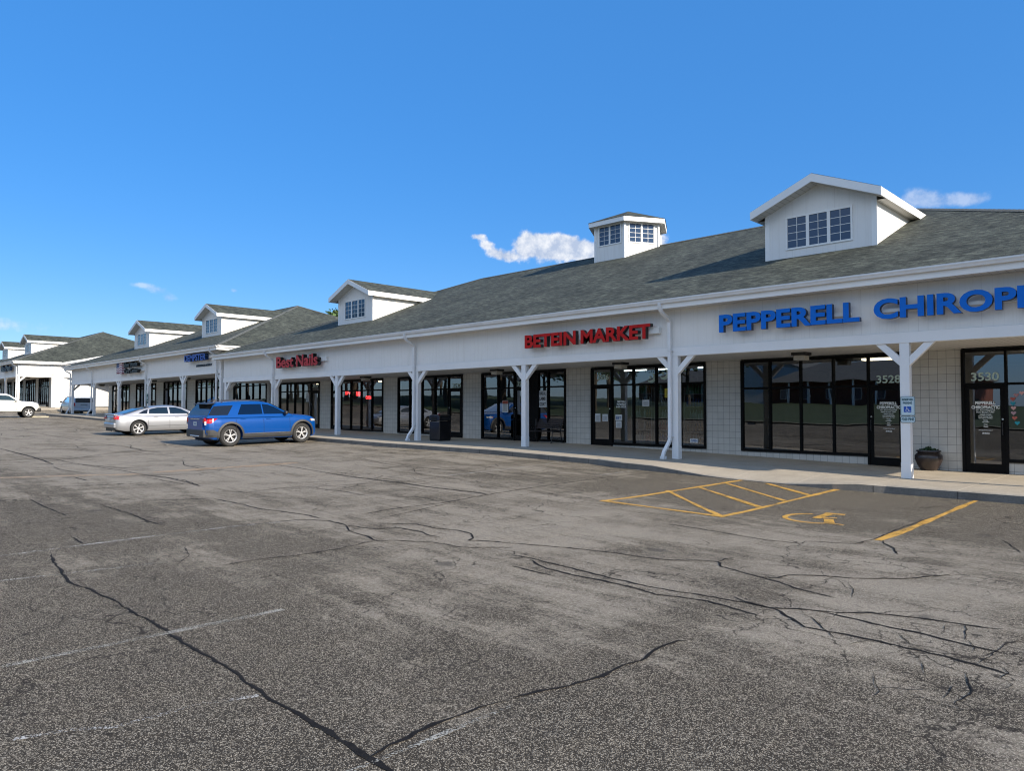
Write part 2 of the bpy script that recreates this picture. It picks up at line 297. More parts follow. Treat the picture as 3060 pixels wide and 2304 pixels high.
    def craze(sc_, wd_, lo, seed):
        ve = N(t, 'ShaderNodeTexVoronoi'); ve.feature = 'DISTANCE_TO_EDGE'; ve.inputs['Scale'].default_value = sc_; t.links.new(wa_.outputs[0], ve.inputs['Vector'])
        ln = mth('SUBTRACT', 1.0, rng(ve.outputs['Distance'], wd_*.35, wd_))
        mo = N(t, 'ShaderNodeVectorMath', operation='ADD'); t.links.new(P, mo.inputs[0]); mo.inputs[1].default_value = (seed, seed*2.3, 0)
        return mth('MULTIPLY', ln, rng(noise(.33, 5, .7, mo.outputs[0]), lo, lo+.05))
    cz = mth('MAXIMUM', craze(.85, .010, .50, 11.0), mth('MULTIPLY', craze(3.2, .03, .56, 31.0), .8))
    czm = N(t, 'ShaderNodeMixRGB'); t.links.new(mth('MULTIPLY', cz, .82), czm.inputs['Fac']); t.links.new(mx_.outputs[0], czm.inputs['Color1']); czm.inputs['Color2'].default_value = (.022,.019,.016,1); mx_ = czm
    # oil and tar drips
    vo3 = N(t, 'ShaderNodeTexVoronoi'); vo3.inputs['Scale'].default_value = .55; t.links.new(P, vo3.inputs['Vector'])
    d3 = mth('ADD', vo3.outputs['Distance'], mth('MULTIPLY', noise(9, 3), .12))
    spot = mth('MULTIPLY', mth('SUBTRACT', 1.0, rng(d3, .10, .15)), .55)
    oil = N(t, 'ShaderNodeMixRGB'); t.links.new(spot, oil.inputs['Fac']); t.links.new(mx_.outputs[0], oil.inputs['Color1']); oil.inputs['Color2'].default_value = (.04,.038,.036,1)
    t.links.new(oil.outputs[0], b.inputs['Base Color']); b.inputs['Roughness'].default_value = .95; b.inputs['Specular IOR Level'].default_value = .12
    hh = mth('ADD', mth('MULTIPLY', mth('SUBTRACT', 1.0, vo.outputs['Distance']), .8), mth('MULTIPLY', st, .5))
    bp = N(t, 'ShaderNodeBump'); bp.inputs['Strength'].default_value = .55; bp.inputs['Distance'].default_value = .006; t.links.new(hh, bp.inputs['Height'])
    bp2 = N(t, 'ShaderNodeBump'); bp2.inputs['Strength'].default_value = .5; bp2.inputs['Distance'].default_value = .05; t.links.new(noise(1.6, 3), bp2.inputs['Height']); t.links.new(bp.outputs[0], bp2.inputs['Normal'])
    t.links.new(bp2.outputs[0], b.inputs['Normal'])
    return m
M_asphalt = asphalt_mat()
def concrete_mat(name, c1, c2):
    m = bpy.data.materials.new(name); m.use_nodes = True; t = m.node_tree; b = t.nodes['Principled BSDF']
    c = N(t, 'ShaderNodeTexCoord'); n = N(t, 'ShaderNodeTexNoise'); n.inputs['Scale'].default_value = 1.4; n.inputs['Detail'].default_value = 8; n.inputs['Roughness'].default_value = .7; t.links.new(c.outputs['Object'], n.inputs['Vector'])
    n2 = N(t, 'ShaderNodeTexNoise'); n2.inputs['Scale'].default_value = 60; n2.inputs['Detail'].default_value = 3; t.links.new(c.outputs['Object'], n2.inputs['Vector'])
    r = N(t, 'ShaderNodeMapRange'); r.inputs['From Min'].default_value = .3; r.inputs['From Max'].default_value = .7; t.links.new(n.outputs['Fac'], r.inputs['Value'])
    x = N(t, 'ShaderNodeMixRGB'); x.inputs['Color1'].default_value = (*c1,1); x.inputs['Color2'].default_value = (*c2,1); t.links.new(r.outputs[0], x.inputs['Fac'])
    x2 = N(t, 'ShaderNodeMixRGB', blend_type='MULTIPLY'); x2.inputs['Fac'].default_value = .35; t.links.new(x.outputs[0], x2.inputs['Color1'])
    r2 = N(t, 'ShaderNodeMapRange'); r2.inputs['From Min'].default_value = .3; r2.inputs['From Max'].default_value = .6; t.links.new(n2.outputs['Fac'], r2.inputs['Value']); t.links.new(r2.outputs[0], x2.inputs['Color2'])
    t.links.new(x2.outputs[0], b.inputs['Base Color']); b.inputs['Roughness'].default_value = .85
    bp = N(t, 'ShaderNodeBump'); bp.inputs['Strength'].default_value = .3; bp.inputs['Distance'].default_value = .005; t.links.new(n2.outputs['Fac'], bp.inputs['Height']); t.links.new(bp.outputs[0], b.inputs['Normal'])
    return m
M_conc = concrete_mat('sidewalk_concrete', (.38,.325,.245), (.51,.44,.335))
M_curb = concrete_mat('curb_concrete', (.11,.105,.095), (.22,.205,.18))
M_joint = mat('joint_dark', (.05,.045,.04), .9); M_jpale = mat('joint_sealant', (.58,.52,.42), .9)
M_tar = mat('crack_sealer', (.017,.015,.013), .85, var=.4, vscale=12, bump=.4, bscale=60, spec=.15)
def worn_paint(name, col, keep):
    m = bpy.data.materials.new(name); m.use_nodes = True; t = m.node_tree; b = t.nodes['Principled BSDF']
    c = N(t, 'ShaderNodeTexCoord'); b.inputs['Base Color'].default_value = (*col,1); b.inputs['Roughness'].default_value = .7
    n = N(t, 'ShaderNodeTexNoise'); n.inputs['Scale'].default_value = 3.2; n.inputs['Detail'].default_value = 8; n.inputs['Roughness'].default_value = .75; t.links.new(c.outputs['Object'], n.inputs['Vector'])
    n2 = N(t, 'ShaderNodeTexNoise'); n2.inputs['Scale'].default_value = 90; n2.inputs['Detail'].default_value = 2; t.links.new(c.outputs['Object'], n2.inputs['Vector'])
    a = N(t, 'ShaderNodeMath', operation='ADD'); t.links.new(n.outputs['Fac'], a.inputs[0]); t.links.new(n2.outputs['Fac'], a.inputs[1])
    r = N(t, 'ShaderNodeMapRange'); r.inputs['From Min'].default_value = 1.0-keep-.08; r.inputs['From Max'].default_value = 1.0-keep+.08; t.links.new(a.outputs[0], r.inputs['Value']); t.links.new(r.outputs[0], b.inputs['Alpha'])
    return m
M_yellow = worn_paint('yellow_paint', (.60,.33,.055), .10)
M_wpaint = worn_paint('faded_white_paint', (.38,.36,.30), -.07)
M_faint = worn_paint('faint_white_paint', (.5,.48,.43), -.09)
M_tan = worn_paint('tan_aggregate_patch', (.36,.25,.14), .10)

# ------------------------------------------------------------------ object helpers
def tag(o, label=None, cat=None, group=None, kind=None):
    if label: o['label'] = label
    if cat: o['category'] = cat
    if group: o['group'] = group
    if kind: o['kind'] = kind
    return o
def thing(name, label, cat, loc=(0,0,0), group=None, mtx=None):
    o = bpy.data.objects.new(name, None); COL.objects.link(o); o.location = loc
    if mtx is not None: o.matrix_world = mtx
    o.empty_display_size = .2
    return tag(o, label, cat, group)
class MB:
    def __init__(s): s.v = []; s.f = []; s.mi = []; s.uv = {}; s.m = []
    def mid(s, m):
        if m not in s.m: s.m.append(m)
        return s.m.index(m)
    def poly(s, pts, m, uv=None):
        b = len(s.v); s.v += [tuple(p) for p in pts]; s.f.append(tuple(range(b, b+len(pts)))); s.mi.append(s.mid(m))
        if uv: s.uv[len(s.f)-1] = uv
    def box(s, x0, x1, y0, y1, z0, z1, m):
        b = len(s.v)
        s.v += [(x0,y0,z0),(x1,y0,z0),(x1,y1,z0),(x0,y1,z0),(x0,y0,z1),(x1,y0,z1),(x1,y1,z1),(x0,y1,z1)]
        for q in ((0,3,2,1),(4,5,6,7),(0,1,5,4),(1,2,6,5),(2,3,7,6),(3,0,4,7)):
            s.f.append(tuple(b+i for i in q)); s.mi.append(s.mid(m))
    def prism(s, prof, axis_pts, m):
        """prof: list of 3D points (closed polygon) ; axis_pts: offset vector"""
        n = len(prof); b = len(s.v); o = Vector(axis_pts)
        s.v += [tuple(p) for p in prof] + [tuple(Vector(p)+o) for p in prof]
        k = s.mid(m)
        s.f.append(tuple(b+i for i in range(n))); s.mi.append(k)
        s.f.append(tuple(b+n+i for i in reversed(range(n)))); s.mi.append(k)
        for i in range(n):
            j = (i+1) % n; s.f.append((b+i, b+j, b+n+j, b+n+i)); s.mi.append(k)
    def tube(s, path, r, m, n=8, flat=None, caps=True, radii=None):
        pts = [Vector(p) for p in path]; b = len(s.v); k = s.mid(m); prev = None
        for i, p in enumerate(pts):
            d = (pts[min(i+1, len(pts)-1)] - pts[max(i-1, 0)]).normalized()
            if prev is None:
                a = Vector((0,0,1)) if abs(d.z) < .9 else Vector((1,0,0))
                u = d.cross(a).normalized()
            else:
                u = (prev - d*prev.dot(d)).normalized()
            prev = u; v = d.cross(u)
            rr = radii[i] if radii else r
            for j in range(n):
                a = 2*pi*(j+.5)/n
                s.v.append(tuple(p + (u*cos(a) + v*sin(a))*rr))
        for i in range(len(pts)-1):
            for j in range(n):
                q = (j+1) % n
                s.f.append((b+i*n+j, b+i*n+q, b+(i+1)*n+q, b+(i+1)*n+j)); s.mi.append(k)
        if caps:
            s.f.append(tuple(b+j for j in reversed(range(n)))); s.mi.append(k)
            e = b+(len(pts)-1)*n; s.f.append(tuple(e+j for j in range(n))); s.mi.append(k)
    def lathe(s, prof, c, m, n=24, axis='z'):
        b = len(s.v); k = s.mid(m)
        for (r, h) in prof:
            for j in range(n):
                a = 2*pi*j/n
                p = (r*cos(a), r*sin(a), h) if axis == 'z' else ((r*cos(a), h, r*sin(a)) if axis == 'y' else (h, r*cos(a), r*sin(a)))
                s.v.append((c[0]+p[0], c[1]+p[1], c[2]+p[2]))
        for i in range(len(prof)-1):
            for j in range(n):
                q = (j+1) % n
                s.f.append((b+i*n+j, b+i*n+q, b+(i+1)*n+q, b+(i+1)*n+j)); s.mi.append(k)
    def build(s, name, parent=None, smooth=None, bevel=None, recalc=True):
        me = bpy.data.meshes.new(name); me.from_pydata(s.v, [], s.f)
        for m in s.m: me.materials.append(m)
        for i, p in enumerate(me.polygons): p.material_index = s.mi[i]
        if s.uv:
            l = me.uv_layers.new(name='UVMap')
            for i, p in enumerate(me.polygons):
                if i in s.uv:
                    for k, li in enumerate(p.loop_indices): l.data[li].uv = s.uv[i][k]
        if recalc:
            bm = bmesh.new(); bm.from_mesh(me); bmesh.ops.recalc_face_normals(bm, faces=bm.faces[:]); bm.to_mesh(me); bm.free()
        if smooth is not None:
            for p in me.polygons: p.use_smooth = True
            me.set_sharp_from_angle(angle=R(smooth))
        o = bpy.data.objects.new(name, me); COL.objects.link(o)
        if parent is not None:
            o.parent = parent
        if bevel:
            bv = o.modifiers.new('bevel', 'BEVEL'); bv.width = bevel; bv.segments = 2; bv.limit_method = 'ANGLE'; bv.angle_limit = R(40)
        return o
def adopt(o, parent):
    o.parent = parent; o.matrix_parent_inverse = Matrix.Identity(4); return o
def fan_in(o):      # parts of a thing standing away from the origin keep world coordinates
    o.matrix_parent_inverse = o.parent.matrix_world.inverted(); return o

# text fitted into a box on a plane facing -Y
def text_obj(name, s, x0, x1, z0, z1, y, depth, face, side=None, parent=None, bold=.02, shear=0, spacing=1.0, axis='-y', fit=True):
    cu = bpy.data.curves.new('t', 'FONT'); cu.body = s; cu.size = 1; cu.extrude = .05 if depth > 0 else 0; cu.offset = bold; cu.shear = shear; cu.space_character = spacing
    cu.align_x = 'LEFT'; cu.resolution_u = 4
    to = bpy.data.objects.new('t', cu); COL.objects.link(to)
    dg = bpy.context.evaluated_depsgraph_get(); me = bpy.data.meshes.new_from_object(to.evaluated_get(dg))
    bpy.data.objects.remove(to); bpy.data.curves.remove(cu)
    me.name = name
    xs = [v.co.x for v in me.vertices]; ys = [v.co.y for v in me.vertices]
    if not xs: return None
    ax, bx, ay, by = min(xs), max(xs), min(ys), max(ys)
    if not fit:
        sc = (z1-z0)/.72; ay, by = 0, .72
        x1 = x0 + (bx-ax)*sc
    for v in me.vertices:
        X = x0 + (v.co.x-ax)/(bx-ax)*(x1-x0); Z = z0 + (v.co.y-ay)/(by-ay)*(z1-z0)
        Y = y if depth == 0 else (y if v.co.z > 0 else y + depth)
        if axis == '-y': v.co = (X, Y, Z)
        elif axis == '+x': v.co = (y if depth == 0 else (y if v.co.z > 0 else y - depth), X, Z)
    me.update()
    me.materials.clear(); me.materials.append(face)
    if side: me.materials.append(side)
    for p in me.polygons: p.material_index = 1 if (side and abs(p.normal.y if axis == '-y' else p.normal.x) < .5) else 0
    o = bpy.data.objects.new(name, me); COL.objects.link(o)
    if parent: o.parent = parent
    return o

# ------------------------------------------------------------------ ground
XS = [-110,-85.8,-83,-73,-66,-41,-35.7,-29,-23,-17,-11,-5,0]; ZS = [2.6,1.62,1.2,1.08,1.0,.56,.48,.36,.29,.27,.15,.01,0]
def interp(x, xs, ys):
    if x <= xs[0]: return ys[0]
    if x >= xs[-1]: return ys[-1]
    for i in range(len(xs)-1):
        if x <= xs[i+1]:
            t = (x-xs[i])/(xs[i+1]-xs[i]); return ys[i]+(ys[i+1]-ys[i])*t
def sx(x): return interp(x, XS, ZS)
def gz(x, y):
    z = sx(x) - .15
    if y < -1: z += .018*max(y+1, -5)
    if y < -41: z += .06*min(-41-y, 30)
    return z
def frange(a, b, st):
    n = max(1, int(round((b-a)/st))); return [a+(b-a)*i/n for i in range(n+1)]
gx = sorted(set([-420,-300,-200,-150,2,10,20,40,90,200] + XS + frange(-109,-25,3) + frange(-22,-1,1)))
gy = [-300,-180,-120,-90,-71,-60,-50,-41,-36,-30,-24,-18,-15,-12,-9,-6,-4,-2,-1,0,1,3,10,25,50,100,200,400]
def sheet(name, xs, ys, zf, m, parent=None):
    b = MB(); nx = len(xs); b.v = [(x, y, zf(x, y)) for y in ys for x in xs]; k = b.mid(m)
    for j in range(len(ys)-1):
        for i in range(nx-1):
            b.f.append((j*nx+i, j*nx+i+1, (j+1)*nx+i+1, (j+1)*nx+i)); b.mi.append(k)
    return b.build(name, parent, smooth=60, recalc=False)
lot = tag(sheet('parking_lot', gx, gy, gz, M_asphalt), kind='structure')

def decal(b, pts, w, m, lift, jit=0.0, taper=True, sub=.12):
    P = []
    for (a, c) in zip(pts[:-1], pts[1:]):
        L = math.hypot(c[0]-a[0], c[1]-a[1]); n = max(1, int(L/sub))
        for i in range(n): P.append((a[0]+(c[0]-a[0])*i/n, a[1]+(c[1]-a[1])*i/n))
    P.append(pts[-1]); n = len(P); k = b.mid(m); base = len(b.v)
    off = 0; wv = 1
    for i, p in enumerate(P):
        q0, q1 = P[max(0, i-1)], P[min(n-1, i+1)]; dx, dy = q1[0]-q0[0], q1[1]-q0[1]; L = math.hypot(dx, dy) or 1
        nx, ny = -dy/L, dx/L
        off = off*.6 + random.uniform(-jit, jit)*.6; wv = wv*.5 + random.uniform(.45, 1.5)*.5 if jit else 1
        hw = w*.5*wv*(random.uniform(.6, 1.3) if jit > .006 else 1)
        if taper: hw *= min(1, .25+i/3, .25+(n-1-i)/3)
        for s_ in (-1, 1):
            x, y = p[0]+nx*(off+s_*hw), p[1]+ny*(off+s_*hw); b.v.append((x, y, gz(x, y)+lift))
    for i in range(n-1):
        b.f.append((base+2*i, base+2*i+2, base+2*i+3, base+2*i+1)); b.mi.append(k)
CRACKS= [(0.05,[(-9.82,-15.63),(-9.22,-15.73),(-8.71,-15.78),(-8.32,-15.84),(-8.03,-15.77),(-7.66,-15.73),(-7.16,-15.69),(-6.7,-15.68),(-6.19,-15.67),(-5.81,-15.67),(-5.4,-15.67),(-5.08,-15.65),(-4.68,-15.67),(-4.36,-15.68),(-4.08,-15.67),(-3.76,-15.68),(-3.5,-15.66),(-3.23,-15.66),(-3.03,-15.66),(-2.84,-15.66)]),(0.03,[(-9.86,-15.73),(-9.79,-15.59)]),(0.035,[(-3.23,-15.66),(-3.27,-15.52),(-3.28,-15.39),(-3.31,-15.19),(-3.3,-15.03),(-3.29,-14.78),(-3.23,-14.64)]),(0.05,[(-3.23,-14.61),(-3.16,-14.33),(-3.12,-14.18),(-3.07,-13.9),(-3.1,-13.62),(-3.07,-13.46),(-3.1,-13.14),(-3.09,-12.89),(-3.04,-12.84)]),(0.03,[(-8.01,-14.43),(-8.01,-14.01),(-7.92,-13.54),(-7.9,-13.02),(-8.03,-12.42),(-7.9,-12.15),(-7.42,-11.82),(-6.97,-11.74),(-6.55,-11.26)]),(0.04,[(-10.14,-13.24),(-10.15,-12.82),(-10.1,-12.28),(-9.74,-12.01),(-9.23,-12.01),(-8.78,-11.91),(-8.6,-11.56),(-8.08,-11.49),(-7.88,-11.57),(-7.68,-11.53)]),(0.05,[(-9.08,-11.54),(-8.65,-11.18),(-8.23,-11.17),(-7.9,-11.01),(-7.58,-11.03),(-7.32,-11.24),(-7.24,-11.38),(-6.94,-11.15),(-6.74,-11.08)]),(0.03,[(-9.23,-12.01),(-8.82,-12.23),(-8.4,-12.25),(-7.95,-12.33)]),(0.04,[(-13.07,-12.37),(-12.01,-12.28),(-11.48,-12.28),(-10.77,-12.08),(-10.33,-12.0),(-10.01,-12.02)]),(0.05,[(-13.44,-14.1),(-12.28,-14.03),(-11.32,-14.04),(-10.93,-14.03)]),(0.03,[(-15.08,-14.8),(-13.89,-14.84),(-12.65,-14.8)]),(0.05,[(-31.03,-12.5),(-28.73,-12.51),(-25.79,-12.52),(-24.74,-12.21),(-23.34,-12.19),(-22.0,-12.13),(-19.68,-11.95),(-17.75,-11.94),(-16.72,-11.8),(-15.93,-11.8),(-15.05,-11.85)]),(0.03,[(-14.06,-11.8),(-13.52,-11.57),(-13.72,-10.8),(-13.47,-9.89),(-13.28,-8.87)]),(0.03,[(-13.35,-10.23),(-12.38,-10.02),(-11.65,-10.02)]),(0.04,[(-18.9,-8.35),(-17.11,-8.42),(-14.75,-8.53),(-13.24,-8.28),(-11.65,-8.26),(-10.37,-8.08)]),(0.03,[(-10.81,-15.19),(-10.17,-15.23)]),(0.02,[(-9.28,-14.32),(-8.73,-14.47),(-8.36,-14.75)]),(0.03,[(-13.61,-13.47),(-13.35,-12.94),(-13.14,-12.32)]),(0.045,[(-6.73,-11.08),(-6.37,-10.89),(-6.04,-10.72),(-5.56,-10.52),(-5.11,-10.46),(-4.75,-10.32),(-4.52,-10.08),(-4.33,-10.03),(-4.17,-10.22),(-3.92,-10.31),(-3.66,-10.4),(-3.4,-10.46),(-3.13,-10.61),(-2.88,-10.67),(-2.71,-10.71)]),(0.04,[(-4.33,-10.03),(-4.35,-9.82),(-4.32,-9.65)]),(0.035,[(-3.66,-10.4),(-3.46,-10.31),(-3.45,-10.1),(-3.26,-9.91),(-2.88,-9.73),(-2.49,-9.34),(-2.34,-9.08),(-2.19,-8.78)]),(0.045,[(-6.25,-11.57),(-5.91,-11.52),(-5.51,-11.55),(-5.16,-11.56),(-4.67,-11.59),(-4.33,-11.6),(-3.97,-11.57),(-3.61,-11.52),(-3.27,-11.47),(-3.0,-11.48),(-2.79,-11.32),(-2.52,-11.21),(-2.28,-11.0),(-1.96,-10.85),(-1.71,-10.79),(-1.46,-10.77),(-1.36,-10.71)]),(0.035,[(-5.94,-11.59),(-5.49,-11.78),(-5.13,-11.76),(-4.76,-11.75),(-4.4,-11.74),(-4.02,-11.81),(-3.81,-11.73),(-3.52,-11.67),(-3.25,-11.73),(-2.95,-11.77)]),(0.03,[(-5.83,-11.99),(-5.52,-11.97),(-5.2,-11.95)]),(0.035,[(-3.43,-11.35),(-3.16,-11.47),(-2.95,-11.48),(-2.67,-11.7),(-2.54,-11.81),(-2.3,-11.79),(-2.03,-11.76),(-1.79,-11.79),(-1.55,-11.8),(-1.32,-11.84),(-1.13,-11.88),(-1.02,-11.89)]),(0.035,[(-2.64,-11.28),(-2.39,-11.28),(-2.1,-11.32),(-1.84,-11.32),(-1.61,-11.38),(-1.42,-11.38),(-1.26,-11.41)]),(0.03,[(-6.21,-8.19),(-5.69,-8.18),(-5.11,-8.2),(-4.56,-8.27),(-4.11,-8.18),(-4.14,-7.97)]),(0.03,[(-4.14,-7.97),(-3.61,-7.67),(-3.53,-7.19),(-3.56,-5.67),(-3.5,-4.79),(-3.43,-4.28)]),(0.02,[(-6.5,-4.66),(-5.79,-4.72),(-5.04,-4.49),(-4.26,-4.51),(-3.53,-4.67),(-3.12,-4.88),(-2.5,-4.88),(-2.16,-4.96)]),(0.03,[(-3.43,-7.13),(-3.33,-7.39),(-3.12,-7.64),(-2.97,-8.01)]),(0.015,[(-1.33,-12.05),(-1.26,-12.27),(-1.2,-12.48),(-1.24,-12.68),(-1.16,-12.84)]),(0.012,[(-2.64,-11.48),(-2.42,-11.73),(-2.24,-11.97)]),(0.012,[(-2.5,-10.82),(-2.39,-10.89)]),(0.012,[(-1.72,-11.03),(-1.6,-10.82),(-1.52,-11.25)]),(0.01,[(-1.3,-11.49),(-1.14,-11.67),(-1.03,-11.81)]),(0.01,[(-1.79,-11.79),(-1.63,-12.02),(-1.49,-12.32)]),(0.01,[(-1.32,-11.84),(-1.28,-11.46),(-1.25,-11.14),(-1.18,-10.91)]),(0.012,[(-2.88,-9.94),(-2.7,-10.3),(-2.61,-10.59)]),(0.02,[(-2.24,-5.95),(-1.97,-6.59),(-1.9,-6.83),(-1.86,-6.78)]),(0.01,[(-2.0,-11.4),(-1.79,-11.67),(-1.6,-11.64),(-1.39,-11.78)]),(0.05,[(-9.92,-11.25),(-10.08,-10.58),(-10.06,-10.06),(-10.08,-9.37),(-10.34,-8.12),(-10.63,-5.94),(-10.58,-4.21),(-10.34,-2.11)]),(0.03,[(-9.5,-11.07),(-9.64,-10.46),(-9.78,-10.07),(-9.95,-9.44)]),(0.03,[(-15.42,-8.45),(-14.36,-8.44),(-13.16,-8.36),(-11.99,-8.31),(-11.41,-8.16),(-10.76,-8.06),(-10.34,-8.12)]),(0.03,[(-20.3,-5.48),(-19.09,-5.34),(-16.84,-5.99),(-15.66,-6.02),(-14.87,-5.79),(-14.12,-5.58),(-13.26,-5.49),(-12.48,-5.67)]),(0.02,[(-15.02,-8.24),(-14.85,-7.4),(-14.96,-6.54),(-15.34,-5.98),(-15.58,-6.07)]),(0.02,[(-13.12,-8.3),(-13.12,-7.79),(-13.31,-7.06)]),(0.025,[(-10.22,-9.48),(-10.68,-9.35),(-11.01,-9.41),(-11.16,-9.8)]),(0.02,[(-12.48,-5.67),(-11.41,-5.92),(-10.72,-5.83)]),(0.02,[(-10.8,-9.25),(-10.61,-8.83),(-10.57,-8.22)]),(0.02,[(-11.08,-8.26),(-10.87,-8.0),(-10.53,-8.04)]),(0.05,[(-14.54,-3.86),(-14.06,-4.22)]),(0.02,[(-14.18,-5.8),(-14.22,-4.85),(-14.2,-4.12)]),(0.02,[(-15.42,-6.08),(-14.37,-6.78),(-13.6,-7.02)]),(0.02,[(-11.14,-9.31),(-11.5,-8.78)]),(0.02,[(-12.38,-4.35),(-12.9,-3.52)]),(0.02,[(-11.06,-3.86),(-10.5,-3.93)]),(0.06,[(-30.98,-12.51),(-28.51,-12.47),(-26.19,-12.48),(-25.01,-12.55),(-22.89,-12.68),(-22.71,-12.33),(-22.14,-12.07),(-20.55,-11.79),(-19.63,-11.2)]),(0.04,[(-25.83,-12.55),(-24.23,-12.55),(-24.78,-11.78),(-25.91,-10.7),(-27.7,-8.81),(-28.54,-7.1)]),(0.04,[(-44.71,-9.07),(-37.06,-9.12),(-32.66,-9.09),(-29.46,-8.83),(-27.7,-8.81)]),(0.04,[(-23.56,-13.05),(-23.02,-12.66)]),(0.03,[(-17.82,-11.88),(-16.91,-11.76),(-16.24,-11.69),(-15.89,-11.75),(-15.02,-11.82)]),(0.03,[(-17.51,-12.13),(-16.32,-12.05),(-15.5,-11.97)]),(0.04,[(-18.61,-13.26),(-17.46,-13.27)]),(0.04,[(-16.71,-14.13),(-16.46,-13.61),(-16.31,-12.85)]),(0.03,[(-22.36,-8.67),(-21.24,-8.49),(-20.21,-8.45)]),(0.03,[(-21.42,-11.94),(-22.33,-10.38),(-23.04,-8.66),(-23.17,-7.36)]),(0.03,[(-76.56,-4.68),(-60.06,-5.56),(-52.57,-5.1),(-53.43,-2.74)]),(0.03,[(-60.96,-6.97),(-50.81,-6.59),(-45.33,-6.2)]),(0.03,[(-81.62,-2.51),(-66.79,-3.52),(-58.17,-3.75)])]

# cracks filled with tar, painted markings: thin sheets on the lot
b = MB()
for w, pts in CRACKS: decal(b, pts, w*(.62 if w > .04 else .85 if w > .02 else .7), M_tar, .004, jit=.022, sub=.06)
rng_ = random.Random(3)
for i in range(16):      # fine map cracking at the right of the drive lane
    x, y = rng_.uniform(-2.9, -.9), rng_.uniform(-12.9, -10.7); p = [(x, y)]; a = rng_.uniform(0, 6.28)
    for k in range(rng_.randint(2, 4)):
        a += rng_.uniform(-.9, .9); x += cos(a)*.13; y += sin(a)*.13; p.append((x, y))
    decal(b, p, rng_.uniform(.003, .009), M_tar, .004, jit=.008, sub=.05)
for i in range(60):
    x, y = rng_.uniform(-16, -10.6), rng_.uniform(-9.5, -3); p = [(x, y)]; a = rng_.uniform(0, 6.28)
    for k in range(rng_.randint(2, 5)):
        a += rng_.uniform(-.8, .8); x += cos(a)*.35; y += sin(a)*.35; p.append((x, y))
    decal(b, p, rng_.uniform(.008, .018), M_tar, .0045, jit=.03, sub=.1)
for i in range(70):
    x, y = rng_.uniform(-60, -18), rng_.uniform(-15, -3); p = [(x, y)]; a = rng_.choice([0, pi/2, pi]) + rng_.uniform(-.3, .3)
    for k in range(rng_.randint(2, 7)):
        a += rng_.uniform(-.5, .5); x += cos(a)*.8; y += sin(a)*.5; p.append((x, y))
    decal(b, p, rng_.uniform(.015, .04), M_tar, .005, jit=.04, sub=.25)
tag(b.build('crack_sealant', recalc=False), kind='structure')

def line(b, p, q, w, m, lift=.006): decal(b, [p, q], w, m, lift, jit=.004, taper=False, sub=.25)
b = MB(); T = .10
line(b, (-8.35,-7.0), (-8.05,-1.75), T, M_yellow); line(b, (-6.0,-6.9), (-5.92,-1.6), T, M_yellow); line(b, (-8.42,-7.0), (-5.96,-6.88), .11, M_yellow, .0065)
for p, q in (((-8.35,-4.85), (-6.03,-6.85)), ((-8.25,-3.85), (-6.04,-5.42)), ((-8.18,-2.8), (-6.0,-4.42)), ((-7.4,-2.25), (-5.98,-3.35))): line(b, p, q, .10, M_yellow, .0072)
line(b, (-3.46,-7.2), (-3.41,-1.95), .115, M_yellow)
tag(b.build('access_aisle_marking', recalc=False), kind='structure')
b = MB()                                                     # wheelchair symbol
def strip(pts, w0, lift=.006):
    decal(b, pts, w0, M_yellow, lift, jit=0, taper=False, sub=.05)
arc = [(-5.06,-5.46),(-5.17,-5.53),(-5.26,-5.66),(-5.31,-5.83),(-5.30,-6.02),(-5.23,-6.17),(-5.10,-6.28),(-4.93,-6.34),(-4.72,-6.34),(-4.55,-6.26)]
strip(arc, .085)
strip([(-4.86,-5.83), (-4.86,-5.30)], .14, .0066); strip([(-4.95,-5.23), (-4.63,-5.19)], .13, .0070)
strip([(-4.78,-5.74), (-4.60,-5.62)], .06, .0074); strip([(-4.67,-5.80), (-4.52,-6.14)], .15, .0066); strip([(-4.60,-6.20), (-4.28,-6.20)], .075, .0070)
tag(b.build('wheelchair_symbol_marking', recalc=False), kind='structure')
b = MB()
for w, m, pts in ((.06, M_wpaint, [(-8.81,-16.5),(-8.56,-14.84)]), (.07, M_wpaint, [(-6.13,-18.2),(-6.03,-14.69)]), (.04, M_wpaint, [(-3.17,-16.0),(-3.15,-14.69)]),
                  (.05, M_faint, [(-4.78,-16.94),(-4.69,-16.69),(-4.55,-16.49),(-4.53,-16.05),(-4.4,-15.71)]), (.08, M_faint, [(-10.07,-16.3),(-10.16,-14.86),(-10.19,-13.4),(-10.04,-12.31)]),
                  (.1, M_wpaint, [(-10.97,-4.1),(-10.91,-1.82)]), (.1, M_wpaint, [(-13.56,-3.0),(-13.85,-1.82)]), (.1, M_wpaint, [(-16.29,-3.0),(-16.5,-1.82)]), (.1, M_wpaint, [(-18.97,-2.9),(-19.28,-1.82)]),
                  (.1, M_faint, [(-21.6,-3.4),(-22.0,-1.82)]), (.1, M_faint, [(-24.6,-4.4),(-24.7,-1.82)]), (.1, M_faint, [(-13.5,-6.4),(-13.56,-3.0)])):
    decal(b, pts, w, m, .0055, jit=.005, taper=False, sub=.2)
tag(b.build('faded_stall_lines', recalc=False), kind='structure')
b = MB()
decal(b, [(-19.9,-15.4),(-19.48,-14.48),(-19.01,-13.23),(-18.17,-11.8)], .30, M_tan, .003, jit=.03); decal(b, [(-18.47,-11.6),(-18.63,-10.49),(-18.7,-8.92),(-18.89,-7.51)], .46, M_tan, .003, jit=.03)
tag(b.build('tan_patch_seam', recalc=False), kind='structure')

